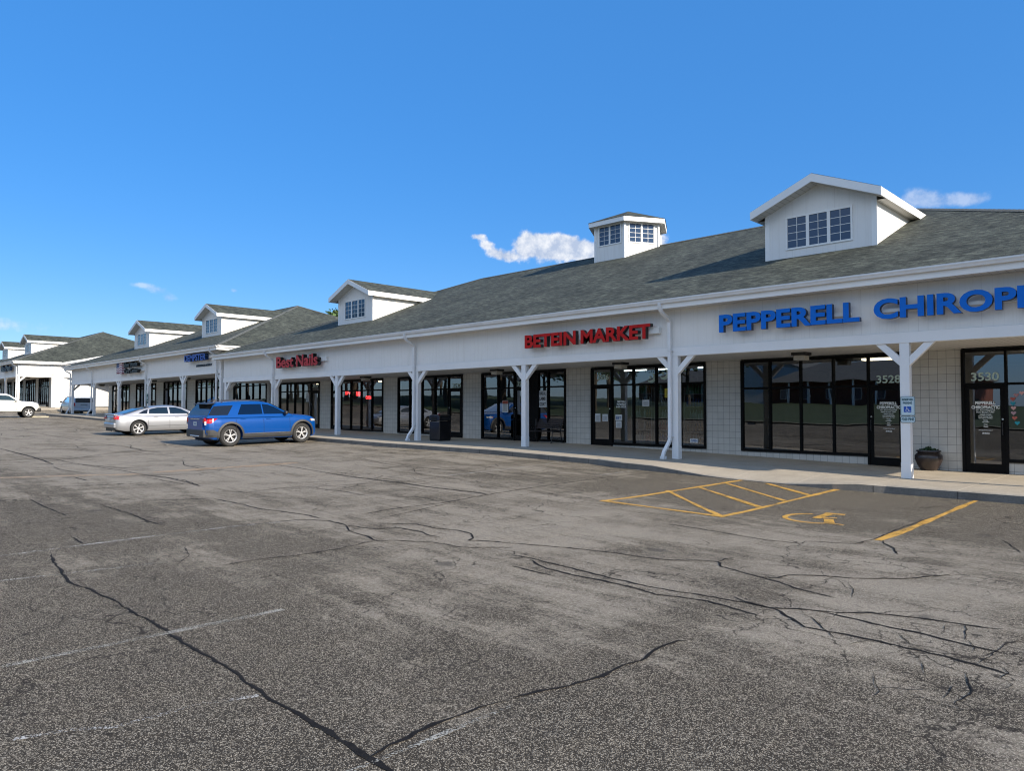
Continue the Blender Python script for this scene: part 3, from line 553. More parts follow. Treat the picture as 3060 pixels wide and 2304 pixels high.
# ------------------------------------------------------------------ sidewalks with kerb
def walk(name, x0, x1, yc, y1, base=None, ramp=True):
    xs = sorted(set(frange(x0, x1, .5) + [v for v in XS if x0 < v < x1])); b = MB(); r = random.Random(5)
    def edge(x):                       # kerb line and kerb height along the row
        y = yc; h = .15
        if ramp:
            if x > -12.4: y = yc - .28*min(1, (x+12.4)/.7) 
            if x > -6.2: y = yc - .28 + .22*min(1, (x+6.2)/1.2)
            if -10.6 < x < -5.6: h = .15 - .135*min(1, (x+10.6)/1.8, (-5.6-x)/1.5)
        return y, h
    top = []
    for x in xs:
        y, h = edge(x); s_ = base(x) if base else sx(x); zb_ = (s_-.15)
        e = zb_ + h + (.018*(y+1) if False else 0)
        top.append(((x, y, zb_-.06), (x, y+.004, e-.022), (x, y+.025, e), (x, y+.62, s_ - (.15-h)*.45), (x, y+1.45, s_), (x, y1, s_)))
    n = 6
    for t_ in top: b.v += list(t_)
    kc, kt = b.mid(M_curb), b.mid(M_conc)
    for i in range(len(xs)-1):
        for j in range(n-1):
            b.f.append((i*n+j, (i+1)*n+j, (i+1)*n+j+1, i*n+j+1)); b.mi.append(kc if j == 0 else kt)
    for e in (0, len(xs)-1):
        q = [e*n+j for j in range(n)]; b.v.append((xs[e], y1, top[e][5][2]-.3)); q.append(len(b.v)-1); b.f.append(tuple(q)); b.mi.append(kc)
    o = tag(b.build(name, recalc=True), kind='structure')
    return o, edge
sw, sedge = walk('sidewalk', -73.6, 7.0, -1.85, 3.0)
# scored joints in the sidewalk
b = MB()
def joint(pts, w=.014, m=M_jpale, lift=.003):
    k = b.mid(m); base_ = len(b.v); n = len(pts)
    for i, (x, y, z) in enumerate(pts):
        q0, q1 = pts[max(0, i-1)], pts[min(n-1, i+1)]; dx, dy = q1[0]-q0[0], q1[1]-q0[1]; L = math.hypot(dx, dy) or 1
        for s_ in (-1, 1): b.v.append((x-dy/L*s_*w/2, y+dx/L*s_*w/2, z+lift))
    for i in range(n-1): b.f.append((base_+2*i, base_+2*i+2, base_+2*i+3, base_+2*i+1)); b.mi.append(k)
x = 5.4
while x > -73:
    y, h = sedge(x); s_ = sx(x)
    joint([(x, y+.03, s_-.15+h), (x, y+.62, s_-(.15-h)*.45), (x, y+1.45, s_), (x, 2.9, s_)])
    k = b.mid(M_joint)
    b.poly([(x-.007, y-.0025, s_-.2), (x+.007, y-.0025, s_-.2), (x+.007, y-.0025, s_-.15+h-.02), (x-.007, y-.0025, s_-.15+h-.02)], M_joint)
    x -= 1.52
xs_ = sorted(set(frange(-73, 6, 1) + [v for v in XS if -73 < v < 6]))
joint([(x, .22, sx(x)) for x in xs_], w=.014)
tag(b.build('sidewalk_joints', recalc=False), kind='structure')
walk('far_sidewalk', -120, -85.9, -3.35, 1.6, base=lambda x: 1.67 + max(0, (-86-x))*.03, ramp=False)
b = MB(); b.poly([(-86,-3.3,1.64),(-84.4,-3.3,1.04),(-84.4,9,1.04),(-86,9,1.64)], M_conc); b.poly([(-86,9,1.64),(-84.4,9,1.04),(-84.4,20,1.04),(-86,20,1.64)], M_conc)
tag(b.build('far_ramp', recalc=False), kind='structure')

# ------------------------------------------------------------------ shop row
PIT = .405
def building(name, label, x0, x1, yf, zb, openings, posts, dormers, spouts, cupola=None, floorf=None, tile_o=(0,0), cut=None, lamps=(), endwall=True):
    """x0..x1 facade, yf front plane, zb underside of the beam"""
    T_ = thing(name, label, 'building', (0.5*(x0+x1), yf, floorf(0.5*(x0+x1))))
    bpy.context.view_layer.update()
    def fin(o): o.parent = T_; o.matrix_parent_inverse = T_.matrix_world.inverted(); return o
    tm = tile_mat(name+'_block', tile_o[0], zb-.02+.0045)
    yw = yf+2.93; zt = zb+1.587; ye = yf-.6; yb = yf+21.2+.6; g = .60
    zfl = min(floorf(x0), floorf(x1))-.4
    # front wall: piers and sills between openings
    b = MB(); xs = sorted(openings, key=lambda o: o['x0']); last = x0+.35
    segs = []
    for o in xs:
        segs.append((last, o['x0'])); last = o['x1']
    segs.append((last, x1-.0))
    for a, c in segs: b.box(a, c, yw, yw+.2, zfl, zb+.3, tm)
    for o in xs:
        d = o.get('door'); L = o['m']
        for i in range(len(L)-1):
            if d == i: continue
            b.box(L[i] if i else o['x0'], L[i+1] if i+2 < len(L) else o['x1'], yw+.002, yw+.2, zfl, o['sill'], tm)
    b.box(x1-.2, x1-.002, yw+.202, (cut+.05 if cut else yb-.6), zfl, zt-.2, M_panel); b.box(x0+.35, x0+.55, yw+.2, yb-.6, zfl, zt-.35, M_panel); b.box(x0+.35, x1, yb-.8, yb-.6, zfl, zt-.35, M_panel)
    fin(b.build('wall'))
    # inside: dark room, floor, ceiling and partitions
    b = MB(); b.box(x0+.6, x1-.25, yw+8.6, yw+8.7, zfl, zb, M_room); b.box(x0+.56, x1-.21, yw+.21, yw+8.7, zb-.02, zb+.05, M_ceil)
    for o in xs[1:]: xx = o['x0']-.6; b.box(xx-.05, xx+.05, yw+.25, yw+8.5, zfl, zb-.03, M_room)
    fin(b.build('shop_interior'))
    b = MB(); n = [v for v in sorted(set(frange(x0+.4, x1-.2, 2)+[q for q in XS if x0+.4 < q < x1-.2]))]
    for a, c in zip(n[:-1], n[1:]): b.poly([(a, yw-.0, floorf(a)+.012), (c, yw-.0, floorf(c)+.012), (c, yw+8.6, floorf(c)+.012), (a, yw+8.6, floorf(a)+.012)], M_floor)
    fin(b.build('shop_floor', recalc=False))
    # openings
    for o in xs:
        b = MB(); y0, y1 = yw-.05, yw+.08; L = o['m']; zt_ = zb-.02; tz = o['tr']; F = .055
        b.box(o['x0'], o['x1'], y0, y1, zt_-.07, zt_, M_bronze)
        for i, mxx in enumerate(L):
            w_ = F if 0 < i < len(L)-1 else .07
            xa = mxx-w_/2 if 0 < i < len(L)-1 else (mxx if i == 0 else mxx-w_)
            zlo = o['sill'] if not (o.get('door') is not None and i in (o['door'], o['door']+1)) else floorf(mxx)
            b.box(xa, xa+w_, y0-.003, y1+.003, zlo, zt_-.071 if 0 < i < len(L)-1 else zt_-.07, M_bronze)
        for i in range(len(L)-1):
            a, c = L[i]+(.07 if i == 0 else F/2), L[i+1]-(.07 if i+2 == len(L) else F/2)
            tzz = tz
            b.box(a, c, y0+.004, y1-.004, tzz-.03, tzz+.03, M_bronze)
            if o.get('door') != i: b.box(a, c, y0+.004, y1-.004, o['sill'], o['sill']+.08, M_bronze)
        if o.get('dark') is not None:
            i = o['dark']; b.box(L[i]+.03, L[i+1]-.03, y0+.01, y1-.02, floorf(L[i]), zt_-.08, M_bronze)
        wn = fin(b.build('shop_window', bevel=None)); 
        b = MB()
        for i in range(len(L)-1):
            a, c = L[i]+(.07 if i == 0 else F/2), L[i+1]-(.07 if i+2 == len(L) else F/2)
            if o.get('dark') == i: continue
            b.poly([(a, yw+.01, tz+.03), (c, yw+.01, tz+.03), (c, yw+.01, zt_-.07), (a, yw+.01, zt_-.07)], M_glass)
            if o.get('door') != i: b.poly([(a, yw+.01, o['sill']+.08), (c, yw+.01, o['sill']+.08), (c, yw+.01, tz-.03), (a, yw+.01, tz-.03)], M_glass)
        p = b.build('pane', recalc=False); p.parent = wn
        if o.get('door') is not None:
            i = o['door']; a, c = L[i]+F/2+.004, L[i+1]-F/2-.004
            if i == 0: a = L[0]+.074
            if i+2 == len(L): c = L[-1]-.074
            zf = floorf((a+c)/2)+.02; zd = tz-.034
            b = MB(); yy0, yy1 = yw-.03, yw+.02
            b.box(a, a+.09, yy0, yy1, zf, zd, M_bronze); b.box(c-.09, c, yy0, yy1, zf, zd, M_bronze); b.box(a+.09, c-.09, yy0+.001, yy1-.001, zf, zf+.2, M_bronze); b.box(a+.09, c-.09, yy0+.001, yy1-.001, zd-.09, zd, M_bronze)
            dr = fin(b.build('door'))
            b = MB(); b.poly([(a+.09, yw, zf+.2), (c-.09, yw, zf+.2), (c-.09, yw, zd-.09), (a+.09, yw, zd-.09)], M_glass); q = b.build('pane', recalc=False); q.parent = dr
            hx = a+.045 if o.get('hinge', 'r') == 'r' else c-.045
            b = MB(); b.tube([(hx, yy0, zf+1.22), (hx, yy0-.06, zf+1.22), (hx, yy0-.06, zf+.92), (hx, yy0, zf+.92)], .011, M_black, 6); b.lathe([(0,-.004),(.022,-.004),(.022,.004),(0,.004)], (hx, yy0-.006, zf+1.3), M_chrome, 10, 'y')
            q = b.build('door_handle', smooth=40); q.parent = dr
    # beam, fascia panel, eave
    b = MB(); b.box(x0, x1, yf-.03, yf+.17, zb, zb+.245, M_beam)
    b.box(x1-.17, x1, yf+.17, yw, zb, zb+.245, M_beam); b.box(x0, x0+.17, yf+.17, yw, zb, zb+.245, M_beam)
    fin(b.build('beam', bevel=.006))
    b = MB(); b.box(x0+.02, x1-.02, yf, yf+.12, zb+.25, zt-.2, M_panel); b.box(x1-.12, x1-.0, yf+.12, yw+.2, zb+.25, zt-.2, M_panel); b.box(x1+.001, x1+.012, yw-.01, yw+.21, zfl, zb+.24, M_panel); b.box(x0, x0+.12, yf+.12, yw+.2, zb+.25, zt-.2, M_panel)
    fin(b.build('fascia_panel'))
    b = MB(); b.box(x0+.171, x1-.171, yf+.171, yw-.001, zb+.02, zb+.05, M_soffit)
    b.box(x0-.48, x1+.48, yf-.48, yf-.002, zt-.255, zt-.235, M_soffit); b.box(x1+.002, x1+.48, yf-.002, yb-.1, zt-.255, zt-.235, M_soffit); b.box(x0-.48, x0-.002, yf-.002, yb-.1, zt-.255, zt-.235, M_soffit)
    fin(b.build('soffit'))
    b = MB(); b.box(x0-.5, x1+.5, yf-.5, yf-.48, zt-.26, zt-.03, M_white); 
    y_end = (cut if cut else yb)
    b.box(x1+.48, x1+.5, yf-.48, y_end, zt-.26, zt-.03, M_white); b.box(x0-.5, x0-.48, yf-.48, yb, zt-.26, zt-.03, M_white)
    fin(b.build('eave_board'))
    gp = [(0,-.115),(-.07,-.115),(-.085,-.07),(-.105,-.035),(-.105,-.002),(-.095,-.002),(-.095,-.03),(0,-.03)]
    b = MB()
    b.prism([(x0-g, yf-.501+p, zt+q) for p, q in gp], (x1-x0+2*g, 0, 0), M_gutter)
    b.prism([(x1+.501-p, yf-.5, zt+q) for p, q in gp], (0, y_end-yf+.5, 0), M_gutter); b.prism([(x0-.501+p, yf-.5, zt+q) for p, q in gp], (0, yb-yf, 0), M_gutter)
    fin(b.build('gutter'))
    # hip roof with uv in metres
    X0, X1, Y0, Y1 = x0-.57, x1+.57, yf-.57, yb; z0_ = zt-.025; Wd = (yf+10.6)-Y0; zr = z0_+PIT*Wd; Ym = yf+10.6; Y1 = Ym+Wd
    SL = math.sqrt(1+PIT*PIT)
    b = MB(); A_, B_, C_, D_ = (X0,Y0,z0_), (X1,Y0,z0_), (X1,Y1,z0_), (X0,Y1,z0_); E_, F_ = (X0+Wd,Ym,zr), (X1-Wd,Ym,zr)
    b.poly([A_,B_,F_,E_], M_shingle, [(X0,0),(X1,0),(X1-Wd,Wd*SL),(X0+Wd,Wd*SL)])
    b.poly([C_,D_,E_,F_], M_shingle, [(X1,0),(X0,0),(X0+Wd,Wd*SL),(X1-Wd,Wd*SL)])
    if cut:
        kx = 3.2; cy = cut
        pts = [B_, (X1,cy,z0_), (X1-kx,cy+5.5,z0_+PIT*kx), (X1-kx,Y1-.1,z0_+PIT*kx), (X1-kx, Y1-kx, z0_+PIT*kx), F_]
        pts = [B_, (X1,cy,z0_), (X1-kx,cy+5.5,z0_+PIT*kx), (X1-kx, Y1-kx, z0_+PIT*kx), F_]
        b.poly(pts, M_shingle, [(p[1], (X1-p[0])*SL) for p in pts])
    else: b.poly([B_,C_,F_], M_shingle, [(Y0,0),(Y1,0),(Ym,Wd*SL)])
    b.poly([D_,A_,E_], M_shingle, [(Y1,0),(Y0,0),(Ym,Wd*SL)])
    fin(b.build('roof', recalc=False))
    b = MB()
    def cap(p, q, w_=.15):
        p, q = Vector(p), Vector(q); d = (q-p); n_ = max(1, int(d.length/.2)); s_ = Vector((d.y, -d.x, 0)).normalized()*w_
        slope = PIT/1.414 if abs(d.z) > .1 else PIT
        for i in range(n_):
            a, c = p+d*i/n_, p+d*min(1, (i+1.25)/n_); up = Vector((0,0,.03)); lo = Vector((0,0,-w_*slope+.012)); lf = Vector((0,0,.008))
            b.poly([a-s_+lo, c-s_+lo+lf, c+up+lf, a+up], M_ridge); b.poly([a+up, c+up+lf, c+s_+lo+lf, a+s_+lo], M_ridge)
    cap(E_, F_); cap(A_, E_); cap(B_, F_); cap(D_, E_)
    if not cut: cap(C_, F_)
    fin(b.build('ridge_cap', recalc=False))
    if cut:
        b = MB(); c0 = Vector((x1, cut, 0)); c1 = Vector((x1-3.2, cut+5.5, 0)); c2 = Vector((x1-3.2, cut+12, 0)); zz = zt-.25
        b.poly([(c0.x,c0.y,zfl),(c1.x,c1.y,zfl),(c1.x,c1.y,zz+PIT*3.2),(c0.x,c0.y,zz)], M_panel); b.poly([(c1.x,c1.y,zfl),(c2.x,c2.y,zfl),(c2.x,c2.y,zz+PIT*3.2),(c1.x,c1.y,zz+PIT*3.2)], M_panel)
        e = .5
        b.prism([(c0.x+e,c0.y,zt-.26),(c1.x+e,c1.y,zt-.26+PIT*3.2),(c1.x+e,c1.y,zt-.01+PIT*3.2),(c0.x+e,c0.y,zt-.01)], (.02,0,0), M_white)
        fin(b.build('angled_end_wall', recalc=False))
    # posts
    for i, p in enumerate(posts):
        xr = p; b = MB(); zf = floorf(xr-.1); b.box(xr-.2, xr, yf-.02, yf+.16, zf-.03, zb, M_beam)
        b.box(xr-.205, xr+.005, yf-.025, yf+.165, zf-.03, zf+.35, M_beam)
        po = fin(b.build('post', bevel=.006))
        for s_ in (-1, 1):
            if p-.8 < x0 and s_ == -1 and abs(p-.2-x0) < .25: continue
            if p+.6 > x1 and s_ == 1: continue
            e_ = xr-.2 if s_ < 0 else xr; b = MB()
            b.prism([(e_, yf, zb-.52), (e_+s_*.52, yf, zb-.0), (e_+s_*.31, yf, zb-.0), (e_, yf, zb-.31)], (0, .12, 0), M_beam)
            q = b.build('brace', bevel=.005); q.parent = po
        if abs(p-.2-x0) < .3 or abs(p-x1) < .3:
            b = MB(); b.prism([(xr-.16, yf+.16, zb-.52), (xr-.16, yf+.68, zb), (xr-.16, yf+.47, zb), (xr-.16, yf+.16, zb-.31)], (.12, 0, 0), M_beam); q = b.build('brace', bevel=.005); q.parent = po
    for xsp in spouts:
        zf = floorf(xsp); b = MB(); yfc = yf-.10
        pth = [(xsp-.03, yf-.55, zt-.10), (xsp-.03, yf-.54, zt-.24), (xsp-.02, yf-.46, zt-.36), (xsp, yf-.2, zt-.50), (xsp, yfc, zt-.60), (xsp, yfc, zb+.6), (xsp, yfc, zb-.5), (xsp-.0, yfc-.01, zf+.55), (xsp-.03, yfc-.06, zf+.42), (xsp-.08, yfc-.2, zf+.2), (xsp-.09, yfc-.23, zf+.10), (xsp-.09, yfc-.23, zf+.01)]
        b.tube(pth, .062, M_gutter, 4)
        b.box(xsp-.155, xsp-.02, yfc-.30, yfc-.16, zf-.02, zf+.08, M_gutter)
        for zz in (zb+.15, zf+.62): b.box(xsp-.055, xsp+.075, yfc-.055, yf-.021, zz, zz+.025, M_gutter)
        fin(b.build('downspout', smooth=30))
    for lx in lamps:
        b = MB(); b.box(lx-.2, lx+.2, yf+1.2, yf+1.6, zb-.06, zb+.021, M_black); b.box(lx-.15, lx+.15, yf+1.24, yf+1.56, zb-.19, zb-.061, M_lens)
        fin(b.build('canopy_light', bevel=.01))
    # dormers
    for dm in dormers:
        xc, hw = dm['xc'], dm['hw']; yd = yf+2.86; zbase = z0_+PIT*(yd-Y0)-.05; ez = zt+2.83; oh = .27; fr = .44; k = .42
        apex = ez + k*(hw+oh) ; yk = yf+9.2
        b = MB(); we = apex - k*hw - .26
        we = ez - .04
        b.poly([(xc-hw,yd,zbase),(xc+hw,yd,zbase),(xc+hw,yd,we),(xc,yd,we+k*hw),(xc-hw,yd,we)], M_panel)
        for s_ in (-1, 1): b.poly([(xc+s_*hw,yd,zbase-.5),(xc+s_*hw,yk-2,zbase-.5),(xc+s_*hw,yk-2,we),(xc+s_*hw,yd,we)], M_panel)
        for s_ in (-1, 1): b.box(xc+s_*hw-.07-.035*s_, xc+s_*hw+.07-.035*s_, yd-.012, yd, zbase-.1, we, M_white) 
        dmo = fin(b.build('dormer', recalc=False))
        b = MB()
        for s_ in (-1, 1):
            q = [(xc, yd-fr, apex), (xc+s_*(hw+oh), yd-fr, ez), (xc+s_*(hw+oh), yk, ez), (xc, yk, apex)]
            uv = [(yd-fr, (hw+oh)*1.085), (yd-fr, 0), (yk, 0), (yk, (hw+oh)*1.085)]
            b.poly(q, M_shingle, uv)
            b.poly([(p_[0], p_[1], p_[2]-.03) for p_ in q], M_white)
        r_ = b.build('dormer_roof', recalc=False); r_.parent = dmo
        b = MB()
        for s_ in (-1, 1):
            xe = xc+s_*(hw+oh)
            b.prism([(xc, yd-fr-.02, apex-.012), (xe+s_*.02, yd-fr-.02, ez-.02), (xe+s_*.02, yd-fr-.02, ez-.25), (xc, yd-fr-.02, apex-.242)], (0, .03, 0), M_white)
            b.box(min(xe, xe+s_*.02), max(xe, xe+s_*.02), yd-fr+.01, yk-1.6, ez-.25, ez-.022, M_white)
            b.poly([(xc+s_*hw, yd, ez-.24), (xe, yd, ez-.24), (xe, yk-2, ez-.24), (xc+s_*hw, yk-2, ez-.24)], M_soffit)
            b.poly([(xc, yd-fr, apex-.235), (xe, yd-fr, ez-.235), (xe, yd+.0, ez-.235), (xc, yd, apex-.235)], M_soffit)
        r_ = b.build('dormer_trim', recalc=False); r_.parent = dmo
        zw = zbase+.33; win_bars(xc, hw*.58, yd, zw, zw+.88, 3, dmo)
    if cupola:
        cx_, cy_ = cupola; ap = 1.455; zb0, zb1 = zt+3.2, zt+5.55; b = MB()
        def hexp(a, z): return [(cx_+a/cos(pi/6)*cos(R(60*i)), cy_+a/cos(pi/6)*sin(R(60*i)), z) for i in range(6)]
        lo, hi = hexp(ap, zb0), hexp(ap, zb1)
        for i in range(6): b.poly([lo[i], lo[(i+1)%6], hi[(i+1)%6], hi[i]], M_panel)
        for i in range(6):
            p = lo[i]; b.tube([(p[0], p[1], zb0), (p[0], p[1], zb1)], .07, M_white, 6)
        cu_ = fin(b.build('cupola', recalc=True))
        b = MB(); f0, f1 = hexp(ap+.30, zt+5.44), hexp(ap+.30, zt+5.65)
        for i in range(6): b.poly([f0[i], f0[(i+1)%6], f1[(i+1)%6], f1[i]], M_white)
        b.poly(list(reversed(hexp(ap+.30, zt+5.45))), M_soffit)
        q = b.build('cupola_trim', recalc=False); q.parent = cu_
        b = MB(); f1 = hexp(ap+.33, zt+5.655); tp = (cx_, cy_, zt+6.38)
        for i in range(6): b.poly([f1[i], f1[(i+1)%6], tp], M_shingle, [(0,0),(2.0,0),(1.0,1.85)])
        q = b.build('cupola_roof', recalc=False); q.parent = cu_
        for i in range(6):
            a = R(60*i+30) ; 
            if i not in (0, 3, 4, 5): continue
            win_bars(0, .60, 0, zt+4.56, zt+5.40, 2, cu_, mtx=Matrix.Translation((cx_+ap*cos(a), cy_+ap*sin(a), 0)) @ Matrix.Rotation(a+pi/2, 4, 'Z'))
    return T_

def win_bars(xc, hw, y, z0, z1, n, parent, mtx=None):
    """n sashes, each two by four panes"""
    b = MB(); e = .05
    b.box(xc-hw-e, xc+hw+e, y-.03, y-.001, z0-e, z0, M_white); b.box(xc-hw-e, xc+hw+e, y-.03, y-.001, z1, z1+e, M_white)
    b.box(xc-hw-e, xc-hw, y-.03, y-.001, z0, z1, M_white); b.box(xc+hw, xc+hw+e, y-.03, y-.001, z0, z1, M_white)
    w = 2*hw/n; g_ = MB()
    for i in range(n):
        a, c = xc-hw+i*w, xc-hw+(i+1)*w
        if i: b.box(a-.045, a+.045, y-.028, y-.002, z0, z1, M_white)
        a2, c2 = a+(.045 if i else .012), c-(.045 if i < n-1 else .012)
        m_ = (a2+c2)/2; b.box(m_-.007, m_+.007, y-.016, y-.003, z0, z1, M_white)
        for j in range(1, 4):
            zz = z0+(z1-z0)*j/4; b.box(a2, m_-.009, y-.0155, y-.0035, zz-.007, zz+.007, M_white); b.box(m_+.009, c2, y-.0155, y-.0035, zz-.007, zz+.007, M_white)
        g_.poly([(a2, y-.006, z0), (c2, y-.006, z0), (c2, y-.006, z1), (a2, y-.006, z1)], M_upglass)
    o = b.build('window'); q = g_.build('glazing', recalc=False)
    # window parts: bars and glass in one sub-part so that depth stays at three
    me = o.data; bm = bmesh.new(); bm.from_mesh(me); off = len(me.materials); me.materials.append(M_upglass)
    k0 = len(bm.faces); bm.from_mesh(q.data); bm.faces.ensure_lookup_table()
    for f in bm.faces[k0:]: f.material_index = off
    bm.to_mesh(me); bm.free(); bpy.data.objects.remove(q)
    if mtx is not None: me.transform(mtx)
    o.parent = parent
    return o
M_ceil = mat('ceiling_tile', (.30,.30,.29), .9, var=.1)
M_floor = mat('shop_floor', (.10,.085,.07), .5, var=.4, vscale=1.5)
M_lens = mat('lamp_lens', (.45,.43,.38), .4, var=.1)

def mull(a, c, n): return [a+(c-a)*i/n for i in range(n+1)]
def OP(a, c, sill, door, tr, n=5, **k): return dict(x0=a, x1=c, m=mull(a, c, n), sill=sill, door=door, tr=tr, **k)
S1 = [OP(-4.72,-.02,.28,0,2.19,hinge='l'), OP(-10.65,-6.0,.28,4,2.2,hinge='r'), OP(-16.54,-11.86,.29,0,2.42,hinge='l'), dict(x0=-22.46, x1=-17.76, m=[-22.46,-21.45,-20.5,-19.62,-19.17,-18.66,-17.76], sill=.30, door=2, tr=2.42, dark=3), OP(-28.41,-23.68,.40,4,2.45),
      OP(-34.46,-29.63,.42,0,2.5,n=5), OP(-40.28,-35.68,.52,4,2.55)]
mall = building('strip_mall', 'long white shop row nearest the camera with two gabled dormers and a six sided cupola', -41.42, .9, 0, 3.08, S1,
    [-5.07-6*i for i in range(7)]+[.9], [dict(xc=-8.2, hw=1.55), dict(xc=-32.1, hw=1.58)], [-11.28,-23.22,-35.2], cupola=(-20.18,10.37), floorf=sx, tile_o=(-4.72,0), lamps=(-8.12,-14.1,-19.95,-28.9))
S2 = [OP(-46.6,-41.95,.80,0,3.02), OP(-52.86,-48.3,.86,4,3.05), OP(-59.15,-54.5,.98,0,3.1), OP(-65.5,-60.9,1.08,4,3.2), OP(-71.8,-67.2,1.2,0,3.2)]
S2b = building('stepped_shop_row', 'middle white shop row stepping up the slope, two dormers, behind the parked cars', -73.35, -41.75, 0, 3.65, S2,
    [-41.75,-47.5,-53.8,-60.2,-66.6,-73.05], [dict(xc=-64.1, hw=1.75), dict(xc=-50.1, hw=1.6)], [-42.2,-54.1,-66.9,-73.3], floorf=sx, tile_o=(-48.3,0), lamps=(-50.6,-57,-69.5))
f3 = lambda x: 1.67 + max(0, (-86-x))*.03
S3 = [OP(-91.5,-87.2,1.95,4,3.9), OP(-97.5,-93,2.1,0,4.0), OP(-103.5,-99,2.3,4,4.1), OP(-109.5,-105,2.5,0,4.2), OP(-115.5,-111,2.6,4,4.2)]
S3b = building('far_shop_row', 'far white shop row at left edge with sunlit end wall and grey green hip roof', -119.0, -86.2, -1.6, 4.77, S3,
    [-86.2,-92.2,-98.2,-104.2,-110.2,-116.2], [dict(xc=-96.6, hw=1.6), dict(xc=-108.7, hw=1.6)], [-86.45,-98.5], floorf=f3, tile_o=(-87.2,0), cut=2.1, lamps=(-89,-95))
# ------------------------------------------------------------------ signs
M_blue = mat('sign_blue', (.001,.145,.60), .5, var=.06, vscale=2, spec=.2); M_blueS = mat('sign_blue_side', (.006,.03,.09), .4)
M_red = mat('sign_red', (.50,.010,.008), .5, var=.15, vscale=2, spec=.2); M_darks = mat('sign_return_black', (.01,.011,.012), .4)
M_red2 = mat('sign_red_faded', (.46,.018,.02), .5, var=.25, vscale=3); M_blue2 = mat('sign_royal_blue', (.02,.08,.42), .35, var=.3, vscale=3)
M_race = mat('raceway_white', (.72,.72,.70), .4)
M_decal = mat('vinyl_white', (.82,.86,.84), .6); M_num = mat('vinyl_number', (.52,.66,.58), .6)
def sign(name, label, rows, race, side, cat='sign'):
    T_ = thing(name, label, cat, (rows[0][1], -.1, rows[0][3]))
    bpy.context.view_layer.update()
    inv = T_.matrix_world.inverted()
    for r in rows:
        s, x0, x1, z0, z1, y, d, face = r[:8]; kw = r[8] if len(r) > 8 else {}
        o = text_obj('lettering', s, x0, x1, z0, z1, y, d, face, side, None, **kw); o.parent = T_; o.matrix_parent_inverse = inv
    if race:
        b = MB()
        for (x0, x1, z0, z1, ya) in race: b.box(x0, x1, ya, -.001, z0, z1, M_race)
        o = b.build('raceway', bevel=.005); o.parent = T_; o.matrix_parent_inverse = inv
    return T_
sign('shop_sign', 'large bright blue raised letters reading PEPPERELL CHIROPRACTIC above the right shop', [
    ('PEPPERELL', -9.64, -6.04, 3.63, 4.10, -.26, .13, M_blue, dict(bold=.035)), ('CHIROPRACTIC', -5.73, -.35, 3.63, 4.10, -.26, .13, M_blue, dict(bold=.035))],
    [(-9.7,-6.3,3.80,3.88,-.10), (-5.6,-.3,3.80,3.88,-.10)], M_blueS)
sign('shop_sign', 'red raised block letters reading BETEIN MARKET on the white fascia', [
    ('BETEIN', -16.84, -14.60, 3.62, 4.06, -.30, .15, M_red, dict(bold=.035)), ('MARKET', -14.40, -11.80, 3.62, 4.06, -.30, .15, M_red, dict(bold=.035))],
    [(-16.7,-11.62,3.77,3.95,-.13)], M_darks)
sign('shop_sign', 'dull red raised letters reading Best Nails above the blue car', [
    ('Best', -34.38, -32.60, 3.62, 4.20, -.34, .2, M_red2, dict(bold=.03)), ('Nails', -32.34, -30.30, 3.62, 4.20, -.34, .2, M_red2, dict(bold=.03))],
    [(-34.2,-29.9,3.82,4.04,-.13)], M_darks)
sign('shop_sign', 'royal blue raised letters reading DEMPSTER over small black italic letters', [
    ('DEMPSTER', -46.37, -43.1, 4.48, 4.90, -.38, .22, M_blue2, dict(bold=.03)), ('INSURANCE AGENCY', -45.38, -43.0, 4.14, 4.28, -.04, .03, M_darks, dict(bold=.04, shear=.3))],
    [(-46.2,-42.7,4.60,4.82,-.13)], M_blueS)
fl = sign('shop_sign', 'dark two line letter sign beside a waving flag panel on the stepped row', [
    ('Silver Home', -58.0, -55.1, 4.60, 4.98, -.36, .2, M_darks, dict(bold=.02)), ('Care Center', -57.9, -54.9, 4.14, 4.50, -.36, .2, M_darks, dict(bold=.02))],
    [(-58.2,-54.6,4.66,4.80,-.13), (-58.2,-54.4,4.24,4.38,-.13)], M_darks)
# flag panel, stripes modelled as waving bands
M_fw = mat('flag_white', (.62,.60,.62), .5); M_fr = mat('flag_red', (.22,.02,.04), .5); M_fb = mat('flag_navy', (.03,.05,.14), .5)
b = MB()
def wv(x): return .05*sin((x+59.6)*4.6)
xs_ = frange(-59.65, -58.33, .12)
for k_ in range(13):
    for a, c in zip(xs_[:-1], xs_[1:]):
        za, zc = 4.20+.064*k_, 4.20+.064*(k_+1); m_ = M_fr if k_ % 2 == 0 else M_fw
        if k_ >= 6 and a < -59.08: m_ = M_fb
        b.prism([(a,-.36,za+wv(a)),(c,-.36,za+wv(c)),(c,-.36,zc+wv(c)),(a,-.36,zc+wv(a))], (0,.2,0), m_)
o = b.build('flag_panel'); o.parent = fl; o.matrix_parent_inverse = fl.matrix_world.inverted()
sign('shop_sign', 'short dark blue letter sign on the fascia at the far left edge', [('Blu Pen', -92.6, -88.0, 5.42, 6.05, -1.95, .2, M_darks, dict(bold=.03))], [(-92.4,-87.4,5.62,5.82,-1.62)] and None, M_blueS)

